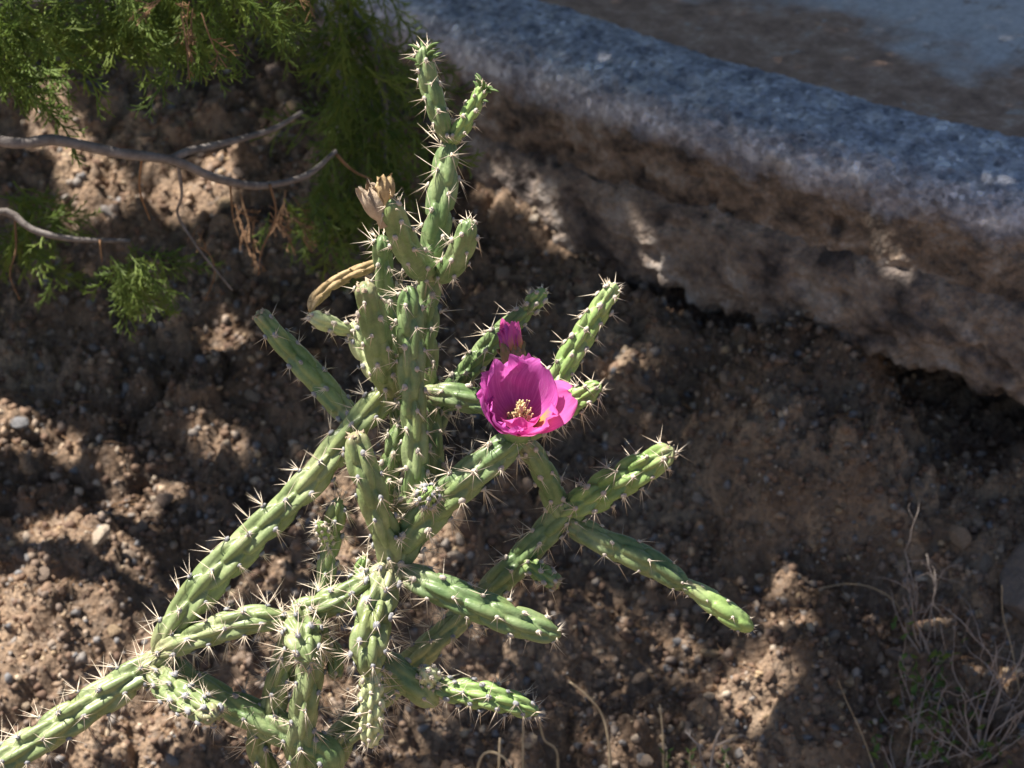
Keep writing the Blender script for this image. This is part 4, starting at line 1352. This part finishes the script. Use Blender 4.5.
b = gp(925, 660)
twiggy("dead_twig_shrub", "thin pale leafless twigs rising against the dark bank above the green weed", b, [up_to(b, 882, 540), up_to(b, 905, 575), up_to(b, 945, 560), up_to(b, 880, 610), up_to(b, 900, 545), up_to(b, 920, 590)], 0.0012, M["twig"], 3)
b = gp(985, 762)
twiggy("dry_shrub", "larger grey brown brittle shrub beside the rounded boulder", b, [up_to(b, 1004, 592), up_to(b, 960, 640), up_to(b, 1020, 650), up_to(b, 975, 600), up_to(b, 940, 690), up_to(b, 1035, 700), up_to(b, 910, 720), up_to(b, 990, 640), up_to(b, 945, 610), up_to(b, 1015, 700), up_to(b, 965, 700), up_to(b, 930, 660)], 0.0013, M["twig"], 4)
b = gp(905, 790)
twiggy("leafy_shrub", "low dry shrub with sparse small green leaves at the foot of the bank", b, [up_to(b, 895, 700), up_to(b, 930, 650), up_to(b, 950, 705), up_to(b, 870, 745), up_to(b, 975, 690), up_to(b, 920, 740), up_to(b, 1000, 730), up_to(b, 905, 670), up_to(b, 960, 740), up_to(b, 885, 720), up_to(b, 940, 690)], 0.0012, M["twig"], 6, leaves=200)
b = gp(715, 785)
twiggy("pale_twig", "small bleached forked twig standing beside the tiny green seedlings", b, [up_to(b, 704, 716), up_to(b, 688, 742)], 0.0022, M["twig"], 9, cat="twig")

def stalk(name, label, pts, r, cat="grass", group=None):
    base = gp(*pts[0])
    d = (base - CAM) @ FW
    w = [base - np.array([0, 0, 0.01])] + [P(px, py, d - 0.02 - 0.01 * k) for k, (px, py) in enumerate(pts[1:])]
    q, s = catmull(np.asarray(w), 0.006)
    m = MB()
    m.tube(q, np.linspace(r, r * 0.55, len(q)) * 1.45, 6)
    o = m.build(name, M["straw"])
    tag(o, label, cat, group)
    return o
stalk("dry_stalk", "curved pale dry grass stalk standing alone right of the cactus", [(611, 790), (609, 745), (602, 715), (588, 697), (570, 682)], 0.0013)
stalk("curled_tendril", "kinked dry tendril hanging just past the pale lower cactus arm", [(558, 790), (557, 752), (545, 741), (541, 728), (537, 712)], 0.0011)
stalk("short_straw", "short upright piece of straw below the pale lower cactus arm", [(498, 800), (499, 770), (500, 738)], 0.0014)
stalk("straw_loop", "bent loop of straw at the foot of the bank below the cactus", [(472, 795), (480, 760), (492, 752), (508, 762), (516, 785)], 0.0013)
stalk("fine_straw", "very thin upright dry stem behind the end of the lower cactus arm", [(523, 790), (523, 750), (523, 722)], 0.0011)
stalk("thin_stalk", "thin dark dry stem between the curved stalk and the bleached twig", [(664, 790), (663, 740), (660, 705)], 0.0009)
stalk("arching_blade", "long arching dry grass blade crossing towards the pale leafless twigs", [(905, 620), (893, 600), (870, 587), (845, 584), (822, 588)], 0.0007)
stalk("leaning_blade", "long thin dry blade leaning over the rounded boulder", [(1022, 700), (1012, 650), (1003, 615), (1002, 585)], 0.0006)
stalk("slanting_blade", "slanting dry grass blade left of the leafy shrub", [(885, 790), (862, 735), (846, 700), (838, 680)], 0.0005)

for k, (px, lab) in enumerate([(667, "tiny green seedling left of the bleached forked twig"), (690, "tiny green seedling touching the bleached forked twig"), (726, "tiny green seedling right of the bleached forked twig")]):
    base = gp(px, 788)
    g = np.random.default_rng(70 + k)
    root = empty("seedling", lab, "seedling", tuple(map(float, base)), "seedlings at the foot of the bank")
    m = MB(); m.tube([base - np.array([0, 0, 0.005]), up_to(base, px - 1, 770), up_to(base, px, 752)], [0.0008, 0.0007, 0.0005], 5)
    unparent_offset(m.build("stem", M["straw"], root), root)
    for q in range(8):
        lm = MB()
        c = up_to(base, px + g.normal() * 2, 752 + 3 * q)
        a = np.array([math.cos(q * 2.4), math.sin(q * 2.4), 0.8]); a /= np.linalg.norm(a)
        s_ = np.cross(a, [0, 0, 1]); s_ /= np.linalg.norm(s_)
        l = 0.011
        lm.add([c, c + a * l * 0.5 + s_ * 0.0018, c + a * l, c + a * l * 0.5 - s_ * 0.0018, c + a * l * 0.5 + np.array([0, 0, 0.001])], [(0, 1, 4), (1, 2, 4), (2, 3, 4), (3, 0, 4)])
        unparent_offset(lm.build("leaf", M["weed"], root), root)
